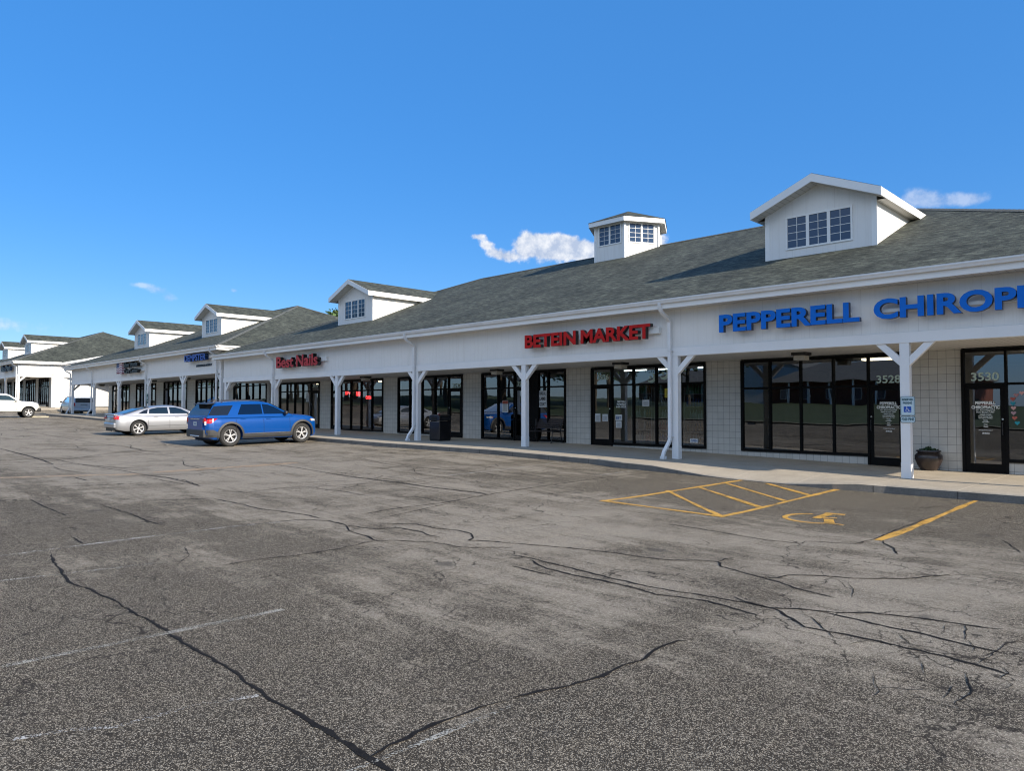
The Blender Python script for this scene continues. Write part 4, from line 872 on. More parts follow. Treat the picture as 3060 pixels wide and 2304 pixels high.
# ------------------------------------------------------------------ vinyl writing and notices on the glass
YG = 2.93-.004
def vinyl(name, label, rows, group=None, y=YG-.033, m=None):
    b = None; T_ = thing(name, label, 'window lettering', (rows[0][1], y, rows[0][3]), group); bpy.context.view_layer.update(); inv = T_.matrix_world.inverted()
    for r in rows:
        o = text_obj('lettering', r[0], r[1], r[2], r[3], r[4], y, 0, r[5] if len(r) > 5 else (m or M_decal), None, None, bold=r[6] if len(r) > 6 else .035, fit=True)
        o.parent = T_; o.matrix_parent_inverse = inv
def num(s, xa, xb, za, zb, lab): 
    o = text_obj('street_number', s, xa, xb, za, zb, YG-.002, 0, M_num, None, None, bold=.018); tag(o, lab, 'number decal')
num('3530', -4.51, -3.92, 2.27, 2.48, 'pale green number 3530 above the glass door beside the round pot')
num('3528', -6.72, -6.12, 2.27, 2.48, 'pale green number 3528 above the door behind the reserved parking post')
num('3526', -16.25, -15.75, 2.62, 2.82, 'pale number on the transom above the market entrance door')
num('3522', -20.35, -19.86, 2.48, 2.68, 'pale number half hidden behind the post left of the bench')
num('3520', -24.38, -23.80, 2.48, 2.68, 'pale number 3520 above the door behind the black bin')
num('3518', -36.45, -35.85, 2.75, 2.94, 'pale number above the shop door over the nose of the blue car')
num('3510', -46.35, -45.8, 2.95, 3.1, 'pale number on the window above the roof of the blue car')
def door_text(x0, lab):
    c = x0+.30; L = [('PEPPERELL', c-.215, c+.215, 1.685, 1.765), ('CHIROPRACTIC', c-.295, c+.295, 1.58, 1.66), ('Dr. Kurt Pepperell', c-.2, c+.2, 1.525, 1.56), ('Patti Bryan, LMT', c-.19, c+.19, 1.475, 1.51),
        ('- OFFICE HOURS -', c-.14, c+.14, 1.425, 1.45), ('Monday, Wednesday, Thursday', c-.15, c+.15, 1.375, 1.405), ('7:30-11:30am & 1:00-5:30pm', c-.15, c+.15, 1.335, 1.36),
        ('Tuesday', c-.05, c+.05, 1.28, 1.31), ('1:00-5:30pm', c-.075, c+.075, 1.24, 1.265), ('Friday', c-.04, c+.04, 1.18, 1.21), ('Closed', c-.045, c+.045, 1.13, 1.16),
        ('www.pepperellchiropractic.com', c-.15, c+.15, 1.04, 1.065), ('309-698-3528', c-.075, c+.075, .96, 1.0)]
    vinyl('door_lettering', lab, L)
door_text(-4.51, 'white clinic lettering on the glass door of number 3530'); door_text(-6.72, 'white clinic lettering on the door behind the reserved parking post')
vinyl('window_lettering', 'white market name and phone number on the glass right of the market door', [('BETEIN', -15.36, -15.02, 1.79, 1.86), ('MARKET', -15.39, -14.98, 1.70, 1.77), ('643-1025', -15.42, -15.0, 1.61, 1.68)], y=YG)
M_paper = mat('paper', (.62,.64,.64), .8, var=.12, vscale=20); M_ink = mat('ink', (.02,.02,.025), .8); M_inkb = mat('ink_blue', (.04,.10,.28), .8); M_yel = mat('poster_yellow', (.50,.42,.04), .7, var=.2); M_neon = mat('neon_red', (.5,.02,.02), .5, emit=((1,.04,.04), 6))
def notice(lab, x0, x1, z0, z1, lines=(), m=None, band=None, cat='notice', y=YG-.006, grp=None):
    b = MB(); b.box(x0, x1, y-.002, y, z0, z1, m or M_paper)
    if band: b.box(x0+.01, x1-.01, y-.003, y-.002, z1-(z1-z0)*band[0], z1-.01, band[1])
    for i in range(10 if not lines else 0):
        zz = z0+(z1-z0)*(.1+.065*i); w_ = (x1-x0)*random.uniform(.55, .85); b.box((x0+x1)/2-w_/2, (x0+x1)/2+w_/2, y-.0028, y-.002, zz, zz+(z1-z0)*.02, M_ink)
    o = b.build('paper_notice'); tag(o, lab, cat, grp)
    for t_ in lines:
        q = text_obj('lettering', t_[0], *t_[1:5], y-.004, 0, t_[5] if len(t_) > 5 else M_ink, None, o, bold=.03)
notice('white poster with black hand lettering HALAL LAMB GOAT', -19.16, -18.74, 1.63, 2.28, [('HALAL', -19.12, -18.78, 2.11, 2.24), ('LAMB', -19.12, -18.80, 1.90, 2.03), ('GOAT', -19.12, -18.79, 1.68, 1.82)], cat='poster')
notice('red topped paper notice on the dark glass between bin and bench', -21.2, -20.86, 1.42, 1.91, band=(.28, mat('notice_red', (.35,.08,.05), .8)))
notice('left one of two white papers low on the market door', -16.36, -16.12, 1.10, 1.40); notice('right one of two white papers low on the market door', -16.03, -15.78, 1.12, 1.38)
notice('blue EBT card sign on the glass just right of the market door', -15.45, -15.16, 1.16, 1.37, [('EBT', -15.42, -15.2, 1.20, 1.30, M_inkb)], cat='sign'); notice('pale list under the EBT sign on the market window', -15.43, -15.18, .90, 1.14)
notice('yellow poster high in the market window left of the post', -13.40, -13.17, 1.95, 2.26, m=M_yel, cat='poster'); notice('blank pale paper in the middle of the market window', -14.30, -14.02, 1.66, 1.88)
notice('small white and blue sticker low in the market window right of the post', -12.45, -12.15, .47, .60, [('OPEN', -12.42, -12.18, .50, .57, M_inkb)], cat='sticker')
notice('white paper notice on the door above the nose of the blue car', -37.15, -36.85, 1.95, 2.45, cat='notice')
notice('small white lettering strip in the first window of number 3528', -10.45, -10.2, 1.10, 1.17, [('Renew', -10.44, -10.21, 1.11, 1.16)], m=M_bronze, cat='sticker'); 
# crescent decals in the transom of the market
for cx_, cz_, r_, lab in ((-13.93, 2.62, .17, 'pale crescent and star decal, left one of the pair in the market transom'), (-13.42, 2.74, .19, 'pale crescent and star decal, right one of the pair beside the post')):
    b = MB(); n = 20; out = [(cx_+r_*cos(a), YG-.003, cz_+r_*sin(a)) for a in [R(-150+260*i/n) for i in range(n+1)]]; inn = [(cx_-.05+r_*.78*cos(a), YG-.003, cz_+.05+r_*.78*sin(a)) for a in [R(-140+240*i/n) for i in range(n+1)]]
    for i in range(n): b.poly([out[i], out[i+1], inn[i+1], inn[i]], M_num)
    st_ = [(cx_-.05+(.07 if i % 2 == 0 else .03)*sin(R(36*i)), YG-.0035, cz_+.03+(.07 if i % 2 == 0 else .03)*cos(R(36*i))) for i in range(10)]
    b.poly(st_, M_num); tag(b.build('crescent_decal', recalc=False), lab, 'decal')
for s, xa, xb, za, zb, lab in (('SPA', -33.24, -32.62, 2.31, 2.48, 'red neon word SPA in the nail shop window'), ('NAILS', -32.19, -31.6, 2.22, 2.46, 'bright red neon NAILS in the nail shop window'), ('OPEN', -31.30, -30.84, 2.05, 2.22, 'dim red OPEN sign in the nail shop window')):
    o = text_obj('neon_sign', s, xa, xb, za, zb, 3.02, 0, M_neon, None, None, bold=.0); tag(o, lab, 'neon sign')
# paper hearts
hc = [('dusty rose', (.42,.22,.24)), ('coral red', (.42,.10,.08)), ('teal', (.02,.25,.33)), ('light pink', (.60,.36,.34)), ('mauve', (.40,.26,.30)), ('coral', (.45,.13,.10)), ('bright teal', (.02,.28,.36)), ('pale pink', (.62,.34,.34)), ('soft pink', (.60,.30,.30)), ('teal blue', (.03,.22,.32))]
hp = [(-3.58,1.91),(-3.65,1.82),(-3.65,1.71),(-3.64,1.6),(-3.64,1.48),(-3.62,1.36),(-3.57,1.24),(-3.47,1.96),(-3.35,1.97),(-3.24,1.93)]
pos_w = ['second from the top of the arc','third down on the left of the arc','just below the coral red one','between teal and mauve','above the lower coral one','second from the bottom of the arc','at the bottom of the arc','at the top of the arc','at the right of the arc top','at the right end of the arc']
for (cn, cc), (hx, hz), pw in zip(hc, hp, pos_w):
    b = MB(); pts = []
    for i in range(24):
        t_ = 2*pi*i/24; pts.append((hx+.0034*16*sin(t_)**3, YG-.006, hz+.0034*(13*cos(t_)-5*cos(2*t_)-2*cos(3*t_)-cos(4*t_))))
    b.prism(pts, (0,.002,0), mat('heart_'+cn.replace(' ', '_'), cc, .8)); tag(b.build('paper_heart'), f'{cn} paper heart on the window, {pw}', 'paper heart', 'paper hearts in an arc on the right window')

# ------------------------------------------------------------------ street furniture
# reserved parking sign on the post
T_ = thing('parking_sign', 'RESERVED PARKING wheelchair plate with $350 FINE plate below on the white post', 'sign', (-5.11, -.03, 1.28)); bpy.context.view_layer.update(); inv = T_.matrix_world.inverted()
M_spl = mat('sign_plate', (.50,.62,.66), .35); M_sgr = mat('sign_green', (.008,.07,.09), .4); M_sbl = mat('sign_symbol_blue', (.01,.08,.38), .4); M_sw = mat('sign_symbol_white', (.7,.74,.76), .4)
def rrect(b, x0, x1, z0, z1, r, y, d, m):
    p = []
    for cx_, cz_, a0 in ((x1-r, z1-r, 0), (x0+r, z1-r, 90), (x0+r, z0+r, 180), (x1-r, z0+r, 270)):
        for k_ in range(5): a = R(a0+k_*22.5); p.append((cx_+r*cos(a), y, cz_+r*sin(a)))
    b.prism(p, (0, d, 0), m)
b = MB(); rrect(b, -5.262,-4.96, 1.425,1.862, .03, -.040, .006, M_sgr); rrect(b, -5.254,-4.968, 1.433,1.854, .026, -.0425, .0024, M_spl); rrect(b, -5.244,-4.978,1.443,1.844,.022,-.0440,.0014,M_sgr); rrect(b, -5.240,-4.982,1.447,1.840,.02,-.0455,.0014,M_spl)
b.box(-5.19,-5.035,-.0475,-.0456,1.505,1.635,M_sbl)
o = b.build('sign_plate'); o.parent = T_; o.matrix_parent_inverse = inv
b = MB(); rrect(b, -5.262,-4.957,1.27,1.412,.03,-.040,.006,M_sgr); rrect(b, -5.252,-4.967,1.28,1.402,.026,-.0425,.0024,M_spl); o = b.build('fine_plate'); o.parent = T_; o.matrix_parent_inverse = inv
for s, xa, xb, za, zb, m_ in (('RESERVED', -5.225, -4.995, 1.765, 1.815, M_sgr), ('PARKING', -5.205, -5.015, 1.69, 1.74, M_sgr), ('$350 FINE', -5.24, -4.98, 1.305, 1.38, M_sgr)):
    o = text_obj('lettering', s, xa, xb, za, zb, -.0492 if za > 1.5 else -.0445, 0, m_, None, None, bold=.04); o.parent = T_; o.matrix_parent_inverse = inv
b = MB(); c0 = (-5.118, 1.548); 
def ring2(b, cx_, cz_, r, w, a0, a1, y, m, n=16):
    for i in range(n):
        p, q = R(a0+(a1-a0)*i/n), R(a0+(a1-a0)*(i+1)/n)
        b.poly([(cx_+r*cos(p), y, cz_+r*sin(p)), (cx_+r*cos(q), y, cz_+r*sin(q)), (cx_+(r-w)*cos(q), y, cz_+(r-w)*sin(q)), (cx_+(r-w)*cos(p), y, cz_+(r-w)*sin(p))], m)
ring2(b, c0[0], c0[1], .034, .008, 110, 390, -.0485, M_sw); ring2(b, -5.128, 1.620, .008, .008, 0, 360, -.0485, M_sw)
for q in ([(-5.133,1.61),(-5.123,1.61),(-5.118,1.565),(-5.13,1.565)], [(-5.128,1.574),(-5.128,1.566),(-5.09,1.566),(-5.09,1.574)], [(-5.096,1.57),(-5.088,1.572),(-5.068,1.528),(-5.076,1.525)], [(-5.128,1.592),(-5.128,1.585),(-5.10,1.585),(-5.10,1.592)], [(-5.076,1.531),(-5.072,1.525),(-5.05,1.533),(-5.052,1.54)]):
    b.poly([(x, -.0487, z) for x, z in q], M_sw)
o = b.build('wheelchair_symbol', recalc=False); o.parent = T_; o.matrix_parent_inverse = inv
for (xp, zc, lab, y_) in ((-35.35, 1.95, 'small blue and white parking plate on the post above the blue car', -.03), (-53.9, 2.35, 'small green parking plate on the post behind the silver car', -.03)):
    t2 = thing('parking_sign', lab, 'sign', (xp, y_, zc)); bpy.context.view_layer.update()
    b = MB(); rrect(b, -.16,.16,-.24,.24,.03,0,.006,M_sgr); rrect(b, -.15,.15,-.23,.23,.026,-.0025,.0024,M_spl if xp > -40 else M_sgr); b.box(-.08,.08,-.005,-.0026,-.12,.04,M_sbl if xp > -40 else M_spl); o = b.build('sign_plate'); o.parent = t2
    b = MB(); rrect(b, -.16,.16,-.42,-.28,.03,0,.006,M_spl if xp > -40 else M_sgr); o = b.build('fine_plate'); o.parent = t2
# clay pot with plant
PS_ = 1.03
T_ = thing('planter_pot', 'dark brown glazed round pot with low green plant by the clinic door', 'plant pot', (-5.40, 2.60, .012))
T_.scale = (PS_,)*3
M_clay = mat('glazed_clay', (.026,.017,.015), .4, var=.35, vscale=6, coat=.3)
b = MB(); b.lathe([(0,0),(.17,0),(.185,.02),(.26,.16),(.305,.29),(.30,.37),(.262,.425),(.24,.44),(.245,.455),(.275,.475),(.27,.50),(.245,.505),(.225,.49),(.22,.44),(0,.43)], (0,0,0), M_clay, 40); o = b.build('pot', smooth=50); o.parent = T_
M_soil = mat('soil', (.03,.02,.015), .95); b = MB(); b.lathe([(0,.47),(.23,.455)], (0,0,0), M_soil, 20); o = b.build('soil'); o.parent = T_
M_leaf = mat('leaf_dark', (.03,.07,.03), .6, var=.5, vscale=9)
b = MB(); r = random.Random(2)
for i in range(420):
    a, d = r.uniform(0, 6.28), r.uniform(0, .21); p = Vector((d*cos(a), d*sin(a), .47+r.uniform(0, .11)*(1.2-d*4 if d < .2 else .5))); s_ = r.uniform(.018, .035); u = Vector((r.uniform(-1,1), r.uniform(-1,1), r.uniform(-.2,1))).normalized()*s_; v = u.cross(Vector((r.uniform(-1,1), r.uniform(-1,1), r.uniform(-1,1)))).normalized()*s_*.6
    b.poly([p-u, p+v, p+u, p-v], M_leaf)
o = b.build('plant', recalc=False); o.parent = T_
# litter bin
zb_ = sx(-22.4); T_ = thing('litter_bin', 'black square litter bin with rounded hood in front of number 3520', 'bin', (-22.42, .62, zb_+.003)); T_.rotation_euler = (0,0,R(2))
M_bin = mat('bin_black', (.008,.008,.010), .28, var=.2, coat=.2)
b = MB(); h = .31
b.box(-h, h, -h, h, .03, .78, M_bin); o = b.build('bin_body', bevel=.03); o.parent = T_
b = MB(); pr = [(-.315,0,.80),(-.315,0,.95),(-.29,0,1.0),(-.22,0,1.035),(0,0,1.045),(.22,0,1.035),(.29,0,1.0),(.315,0,.95),(.315,0,.80)]
b.prism([(x, -.315, z) for x, _, z in pr], (0,.63,0), M_bin); o = b.build('hood', bevel=.02); o.parent = T_
b = MB(); b.box(-.29,.29,-.29,.29,0,.03,M_black); b.box(-.17,.17,-.322,-.316,.83,.96,M_dark); b.box(.316,.322,-.17,.17,.83,.96,M_dark); o = b.build('base'); o.parent = T_
# bench
zb_ = sx(-18.9); T_ = thing('park_bench', 'dark brown slatted bench with curled iron arms against the market wall', 'bench', (-18.55, 2.52, zb_+.003))
M_bw = mat('bench_wood', (.016,.008,.008), .5, var=.3, vscale=10); M_iron = mat('cast_iron', (.012,.011,.011), .45)
b = MB()
for i in range(5): b.box(-.68,.68,-.24+i*.098,-.24+i*.098+.078,.43-i*.006,.455-i*.006,M_bw)
o = b.build('seat', bevel=.004); o.parent = T_
b = MB()
for i in range(5): z0_ = .53+i*.078; y0_ = .27+i*.028; b.prism([(-.68,y0_,z0_),(-.68,y0_+.022,z0_+.004),(-.68,y0_+.044,z0_+.066),(-.68,y0_+.022,z0_+.062)], (1.36,0,0), M_bw)
o = b.build('backrest', bevel=.004); o.parent = T_
for s_ in (-1, 1):
    x = s_*.66; b = MB()
    b.tube([(x,.30,.90),(x,.27,.62),(x,.24,.44),(x,.26,.25),(x,.33,.06),(x,.38,0)], .022, M_iron, 6); b.tube([(x,-.32,0),(x,-.27,.06),(x,-.25,.25),(x,-.22,.42),(x,.24,.42)], .02, M_iron, 6)
    b.tube([(x,.26,.60),(x,.1,.68),(x,-.12,.68),(x,-.24,.62),(x,-.27,.54),(x,-.23,.48),(x,-.18,.52)], .018, M_iron, 6); b.tube([(x,-.2,.2),(x,0,.14),(x,.2,.2)], .015, M_iron, 6)
    for k_ in range(3): b.tube([(x+.0,.1+.07*cos(t_)-k_*.13,.56+.055*sin(t_)) for t_ in [i*pi/5 for i in range(11)]], .008, M_iron, 5, caps=False)
    o = b.build('arm_frame', smooth=40); o.parent = T_
# wheel stops by the white truck
for i, (x, y, L_, lab) in enumerate(((-68.7,-3.75,.45,'short broken piece of yellowish wheel stop beside the truck wheel'), (-67.9,-3.35,.9,'longer weathered concrete wheel stop beyond the broken piece'))):
    T_ = thing('wheel_stop', lab, 'wheel stop', (x, y, gz(x, y)+.003)); T_.rotation_euler = (0,0,R(62))
    b = MB(); b.prism([(-L_/2,-.09,0),(-L_/2,-.06,.11),(-L_/2,.06,.11),(-L_/2,.09,0)], (L_,0,0), M_tanc if 'M_tanc' in globals() else mat('weathered_concrete', (.42,.38,.27), .9, var=.4)); o = b.build('concrete_bar', bevel=.015); o.parent = T_

# ------------------------------------------------------------------ things inside the shops seen through the glass
M_shelf = mat('shelf_white', (.34,.35,.34), .6); bcols = [mat('bottle_'+n, c, .3) for n, c in (('clear',(.35,.45,.46)),('green',(.03,.18,.08)),('blue',(.04,.12,.40)),('white',(.6,.62,.6)),('red',(.4,.05,.04)),('amber',(.3,.14,.03)))]
def proto_bottle(m, h=.25, r_=.042):
    b = MB(); b.lathe([(0,0),(r_,0),(r_,h*.6),(r_*.4,h*.78),(r_*.36,h),(0,h)], (0,0,0), m, 8); o = b.build('bottle', smooth=40); return o
protos = [proto_bottle(m) for m in bcols]; used = [False]*6; r = random.Random(11)
shelf_w = ['left', 'middle', 'right']
cnames = ['clear', 'green', 'blue', 'white', 'red', 'amber']
levels = ['bottom', 'lowest', 'second', 'third', 'fourth', 'top']
for si, (xc, L_) in enumerate(((-14.65,.84), (-13.7,.84), (-12.45,.95))):
    zf = sx(xc)+.015; T_ = thing('display_shelf', f'open shelf rack of bottles in the market window, {shelf_w[si]} one of three', 'shelf', (xc, 3.55, zf), 'market display shelves')
    b = MB()
    for k_ in range(5): b.box(-L_/2, L_/2, -.17, .17, .18+.42*k_, .20+.42*k_, M_shelf)
    o = b.build('shelf_board'); o.parent = T_
    b = MB()
    for s_ in (-1, 1): b.box(s_*L_/2-.02, s_*L_/2+.02, -.18, .18, 0, 2.1, M_shelf)
    o = b.build('upright'); o.parent = T_
    for k_ in range(5):
        n = int(L_/.105); ci = r.choice(range(6)); ci2 = r.choice(range(6))
        for j in range(n):
            for c_ in (ci,):
                if r.random() < .1: continue
                use = ci if j < n*.6 else ci2
                if not used[use]: o = protos[use]; used[use] = True
                else: o = protos[use].copy(); COL.objects.link(o)
                o.location = (xc-L_/2+.08+j*.105, 3.46, zf+.205+.42*k_); s_ = r.uniform(.95, 1.2); o.scale = (s_, s_, s_*1.05)
                tag(o, f'{cnames[use]} bottle on the {levels[k_+1] if k_ < 4 else "top"} board of the {shelf_w[si]} market window shelf', 'bottle', f'{cnames[use]} bottles on board {levels[k_+1]} of the {shelf_w[si]} market shelf')
for i, u in enumerate(used):
    if not u: bpy.data.objects.remove(protos[i])
# white side table with stacked cushions in the right window
T_ = thing('display_stand', 'white wire stand with stacked pale cushions in the right window', 'display stand', (-3.05, 3.45, .02))
M_cush = mat('cushion_pale', (.55,.62,.68), .8)
b = MB(); 
for x_, y_ in ((-.18,-.12),(.18,-.12),(-.18,.12),(.18,.12)): b.tube([(x_,y_,0),(x_,y_,1.2)], .008, M_white, 5)
b.box(-.22,.22,-.16,.16,.02,.04,M_white); b.box(-.2,.2,-.02,0,.72,1.2,M_white); o = b.build('stand_frame'); o.parent = T_
for i in range(3):
    b = MB(); b.lathe([(0,-.07),(.16,-.05),(.22,0),(.16,.05),(0,.07)], (0,0,.14+.15*i), M_cush, 16); o = b.build('cushion', smooth=60); o.parent = T_
# ceiling lights inside
M_tube = mat('light_panel', (.8,.75,.6), .5, emit=((1,.85,.6), 3.0)); M_tube2 = mat('tube_light', (.8,.8,.8), .5, emit=((.85,1,.98), 5))
li_lab = {-7.0:'lit warm ceiling panel behind the 3528 transom', -3.0:'lit warm ceiling panel inside number 3530', -12.8:'white ceiling light strip inside the market right of the post', -14.6:'white ceiling light strip inside the market behind the door side', -16.0:'white ceiling light above the market entrance', -31.6:'ceiling light inside the nail shop', -38.0:'ceiling light inside the shop behind the blue car'}
for x, lab in li_lab.items():
    b = MB(); b.box(x-.6, x+.6, 4.4, 4.7, 3.0, 3.055, M_tube) if not -17 < x < -12 else b.box(x-.5, x+.5, 4.9, 4.96, 3.02, 3.055, M_tube2); tag(b.build('ceiling_light'), lab, 'ceiling light')
# vertical blinds in the stepped row
M_blind = mat('blind_slat', (.30,.29,.27), .7, var=.3, vscale=2)
for (xa, xb, zt_, sill, lab) in ((-52.7,-48.6,3.55,.95,'grey vertical blinds in the window left of the blue DEMPSTER letters'), (-59.0,-55.5,3.55,1.05,'grey vertical blinds in the window behind the silver car')):
    b = MB(); x = xa
    while x < xb: 
        a = r.uniform(-.3,.5); b.prism([(x, 3.12+.04*sin(a), sill+.1), (x+.085, 3.12-.04*sin(a), sill+.1), (x+.085, 3.125-.04*sin(a), sill+.1), (x, 3.125+.04*sin(a), sill+.1)], (0,0,zt_-sill-.2), M_blind); x += .1
    tag(b.build('window_blind'), lab, 'blinds')
# ------------------------------------------------------------------ vehicles
def ground_mtx(x, y, heading):
    """local x forward along heading (radians from +X), standing on the lot surface"""
    e = 1.2; n = Vector((-(gz(x+e,y)-gz(x-e,y))/(2*e), -(gz(x,y+e)-gz(x,y-e))/(2*e), 1)).normalized()
    f = Vector((cos(heading), sin(heading), 0)); f = (f - n*f.dot(n)).normalized(); l = n.cross(f)
    zc = max(gz(x, y), (gz(x+e,y)+gz(x-e,y)+gz(x,y+e)+gz(x,y-e))/4)
    return Matrix(((f.x,l.x,n.x,x),(f.y,l.y,n.y,y),(f.z,l.z,n.z,zc),(0,0,0,1)))
def tab(t):
    xs = [p[0] for p in t]; ys = [p[1] for p in t]; return lambda x: interp(x, xs, ys)
M_tail = mat('tail_lamp_red', (.45,.008,.012), .12, coat=.6); M_lampc = mat('lamp_clear', (.55,.56,.56), .1, coat=.6); M_amber = mat('lamp_amber', (.6,.16,.02), .15); M_plate = mat('licence_plate', (.45,.52,.55), .4)
def car(name, label, P, mtx):
    T_ = thing(name, label, P['cat'], mtx=mtx)
    w, zt, zb = tab(P['w']), tab(P['zt']), tab(P['zb']); x0, x1 = P['w'][0][0], P['w'][-1][0]
    xs = sorted(set([round(v, 3) for v in frange(x0, x1, .12)] + [p[0] for k in ('w','zt','zb') for p in P[k] if x0 <= p[0] <= x1]))
    prof = P.get('prof', [(.0,0),(.78,.0),(.93,.03),(.985,.14),(1.0,.34),(1.0,.55),(.985,.74),(.955,.88),(.90,.965),(.80,1.0)])
    crown = P.get('crown', .025)
    def ring(x):
        W_, a, c = w(x), zb(x), zt(x); h = c-a
        return [(W_*f, a+h*q) for f, q in prof] + [(W_*.45, c+crown*.7), (0, c+crown)]
    def side(x, z):
        r_ = [p for p in ring(x)[2:10]]; return interp(z, [p[1] for p in r_], [p[0] for p in r_])
    paint = P['paint']
    b = MB(); k = b.mid(paint); n = None
    for x in xs:
        h_ = ring(x); full = [(x, y, z) for y, z in h_] + [(x, -y, z) for y, z in reversed(h_[1:-1])]
        n = len(full); b.v += full
    for i in range(len(xs)-1):
        for j in range(n):
            q = (j+1) % n; b.f.append((i*n+j, i*n+q, (i+1)*n+q, (i+1)*n+j)); b.mi.append(k)
    b.f.append(tuple(range(n))); b.mi.append(k); e = (len(xs)-1)*n; b.f.append(tuple(e+j for j in reversed(range(n)))); b.mi.append(k)
    body = b.build('body'); 
    # wheel arches cut out
    for ax in P['axles']:
        c = MB(); c.lathe([(0,-1.2),(P['arch'],-1.2),(P['arch'],1.2),(0,1.2)], (ax, 0, P['tyre'][0]+P.get('archz', .02)), M_black, 40, 'y'); co = c.build('cut')
        md = body.modifiers.new('b', 'BOOLEAN'); md.operation = 'DIFFERENCE'; md.object = co; md.solver = 'EXACT'
        dg = bpy.context.evaluated_depsgraph_get(); me = bpy.data.meshes.new_from_object(body.evaluated_get(dg)); body.modifiers.clear(); body.data = me; bpy.data.objects.remove(co)
    # cabin
    ct = tab(P['ct']); cx0, cx1 = P['ct'][0][0], P['ct'][-1][0]; yb, zk, kk = P['cab']; base = P['cbase']
    def cy(z, x=0): return (yb - (z-zk)*kk) * (1 - P.get('ctaper', .0)*max(0, (abs(x-(cx0+cx1)/2)/((cx1-cx0)/2)) - .6)/.4)
    cs = sorted(set([round(v, 3) for v in frange(cx0, cx1, .1)] + [p[0] for p in P['ct']])); b = MB(); k = b.mid(paint)
    def cring(x):
        z1 = ct(x); z0 = base(x)-.05; z1 = max(z1, z0+.02); dz = min(.07, (z1-z0)*.5)
        y1 = cy(z1-dz, x)
        return [(0,z0),(cy(z0,x),z0),(cy((z0+z1-dz)/2,x),(z0+z1-dz)/2),(y1,z1-dz),(y1-.03,z1-dz*.35),(y1-.10,z1),(y1*.5,z1+.018),(0,z1+.025)]
    for x in cs:
        h_ = cring(x); full = [(x, y, z) for y, z in h_] + [(x, -y, z) for y, z in reversed(h_[1:-1])]; n = len(full); b.v += full
    for i in range(len(cs)-1):
        for j in range(n): q = (j+1) % n; b.f.append((i*n+j, i*n+q, (i+1)*n+q, (i+1)*n+j)); b.mi.append(k)
    b.f.append(tuple(range(n))); b.mi.append(k); e = (len(cs)-1)*n; b.f.append(tuple(e+j for j in reversed(range(n)))); b.mi.append(k)
    cab = b.build('cab')
    bm = bmesh.new(); bm.from_mesh(body.data); bm.from_mesh(cab.data); bpy.data.objects.remove(cab)
    bm.to_mesh(body.data); bm.free(); body.data.materials.clear(); body.data.materials.append(paint)
    for p in body.data.polygons: p.use_smooth = True; p.material_index = 0
    body.data.set_sharp_from_angle(angle=R(32)); body.parent = T_
    def add(b, nm, par=None, sm=None, bv=None, rc=True): o = b.build(nm, smooth=sm, bevel=bv, recalc=rc); o.parent = par or T_; return o
    # dark underside and wheel houses
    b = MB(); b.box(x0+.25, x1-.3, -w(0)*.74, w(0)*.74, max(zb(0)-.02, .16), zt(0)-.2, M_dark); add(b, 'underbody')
    # side glass
    for (pts, nm) in P['windows']:
        for s_ in (-1, 1):
            b = MB(); b.poly([(x, s_*(cy(z, x)+.006), z) for x, z in pts], M_carblack if nm == 'quarter_window' else M_carside); 
            g_ = add(b, nm, rc=False)
            if P.get('chromewin'):
                b = MB(); q = [(x, s_*(cy(z, x)+.008), z) for x, z in pts]; b.tube(q+[q[0]], .008, P['trimwin'], 4, caps=False); add(b, 'window_trim', g_)
    def top_patch(xa, xb, f, nm, m, n=8):
        b = MB(); X = frange(xa, xb, (xb-xa)/n) if xb > xa else []
        X = [xa+(xb-xa)*i/n for i in range(n+1)]; rows = []
        for i, x in enumerate(X):
            z = ct(x); sl = (ct(x+.02)-ct(x-.02))/.04; nn = Vector((-sl, 0, 1)).normalized()*.008
            yy = max(.1, (cy(z-.07, x)-f)); cz = .0
            rows.append([(x+nn.x, y_, z+nn.z+.012+(.012*(1-(y_/yy)**2))) for y_ in (-yy, -yy*.6, 0, yy*.6, yy)])
        for a, c in zip(rows[:-1], rows[1:]):
            for j in range(4): b.poly([a[j], a[j+1], c[j+1], c[j]], m)
        return add(b, nm, sm=60)
    if P.get('ws'): top_patch(P['ws'][0], P['ws'][1], .09, 'windshield', M_carside)
    if P.get('rw'): top_patch(P['rw'][0], P['rw'][1], P['rw'][2], 'rear_window', M_carblack)
    # door shut lines and handles
    for x in P['seams']:
        for s_ in (-1, 1):
            b = MB(); zz = [v for v in frange(zb(x)+.1, zt(x)-.02, .06)]
            for a, c in zip(zz[:-1], zz[1:]): b.poly([(x-.006, s_*(side(x,a)+.002), a), (x+.006, s_*(side(x,a)+.002), a), (x+.006, s_*(side(x,c)+.002), c), (x-.006, s_*(side(x,c)+.002), c)], M_dark)
            add(b, 'door_seam', rc=False)
    for x, z in P['handles']:
        for s_ in (-1, 1): b = MB(); y = side(x, z); b.box(x-.1, x+.1, s_*y-.012, s_*y+.028 if s_ > 0 else s_*y+.012, z-.014, z+.014, paint) if s_ > 0 else b.box(x-.1, x+.1, -y-.028, -y+.012, z-.014, z+.014, paint); add(b, 'door_handle', bv=.008)
    # wheels
    rt, rw_, rr = P['tyre']
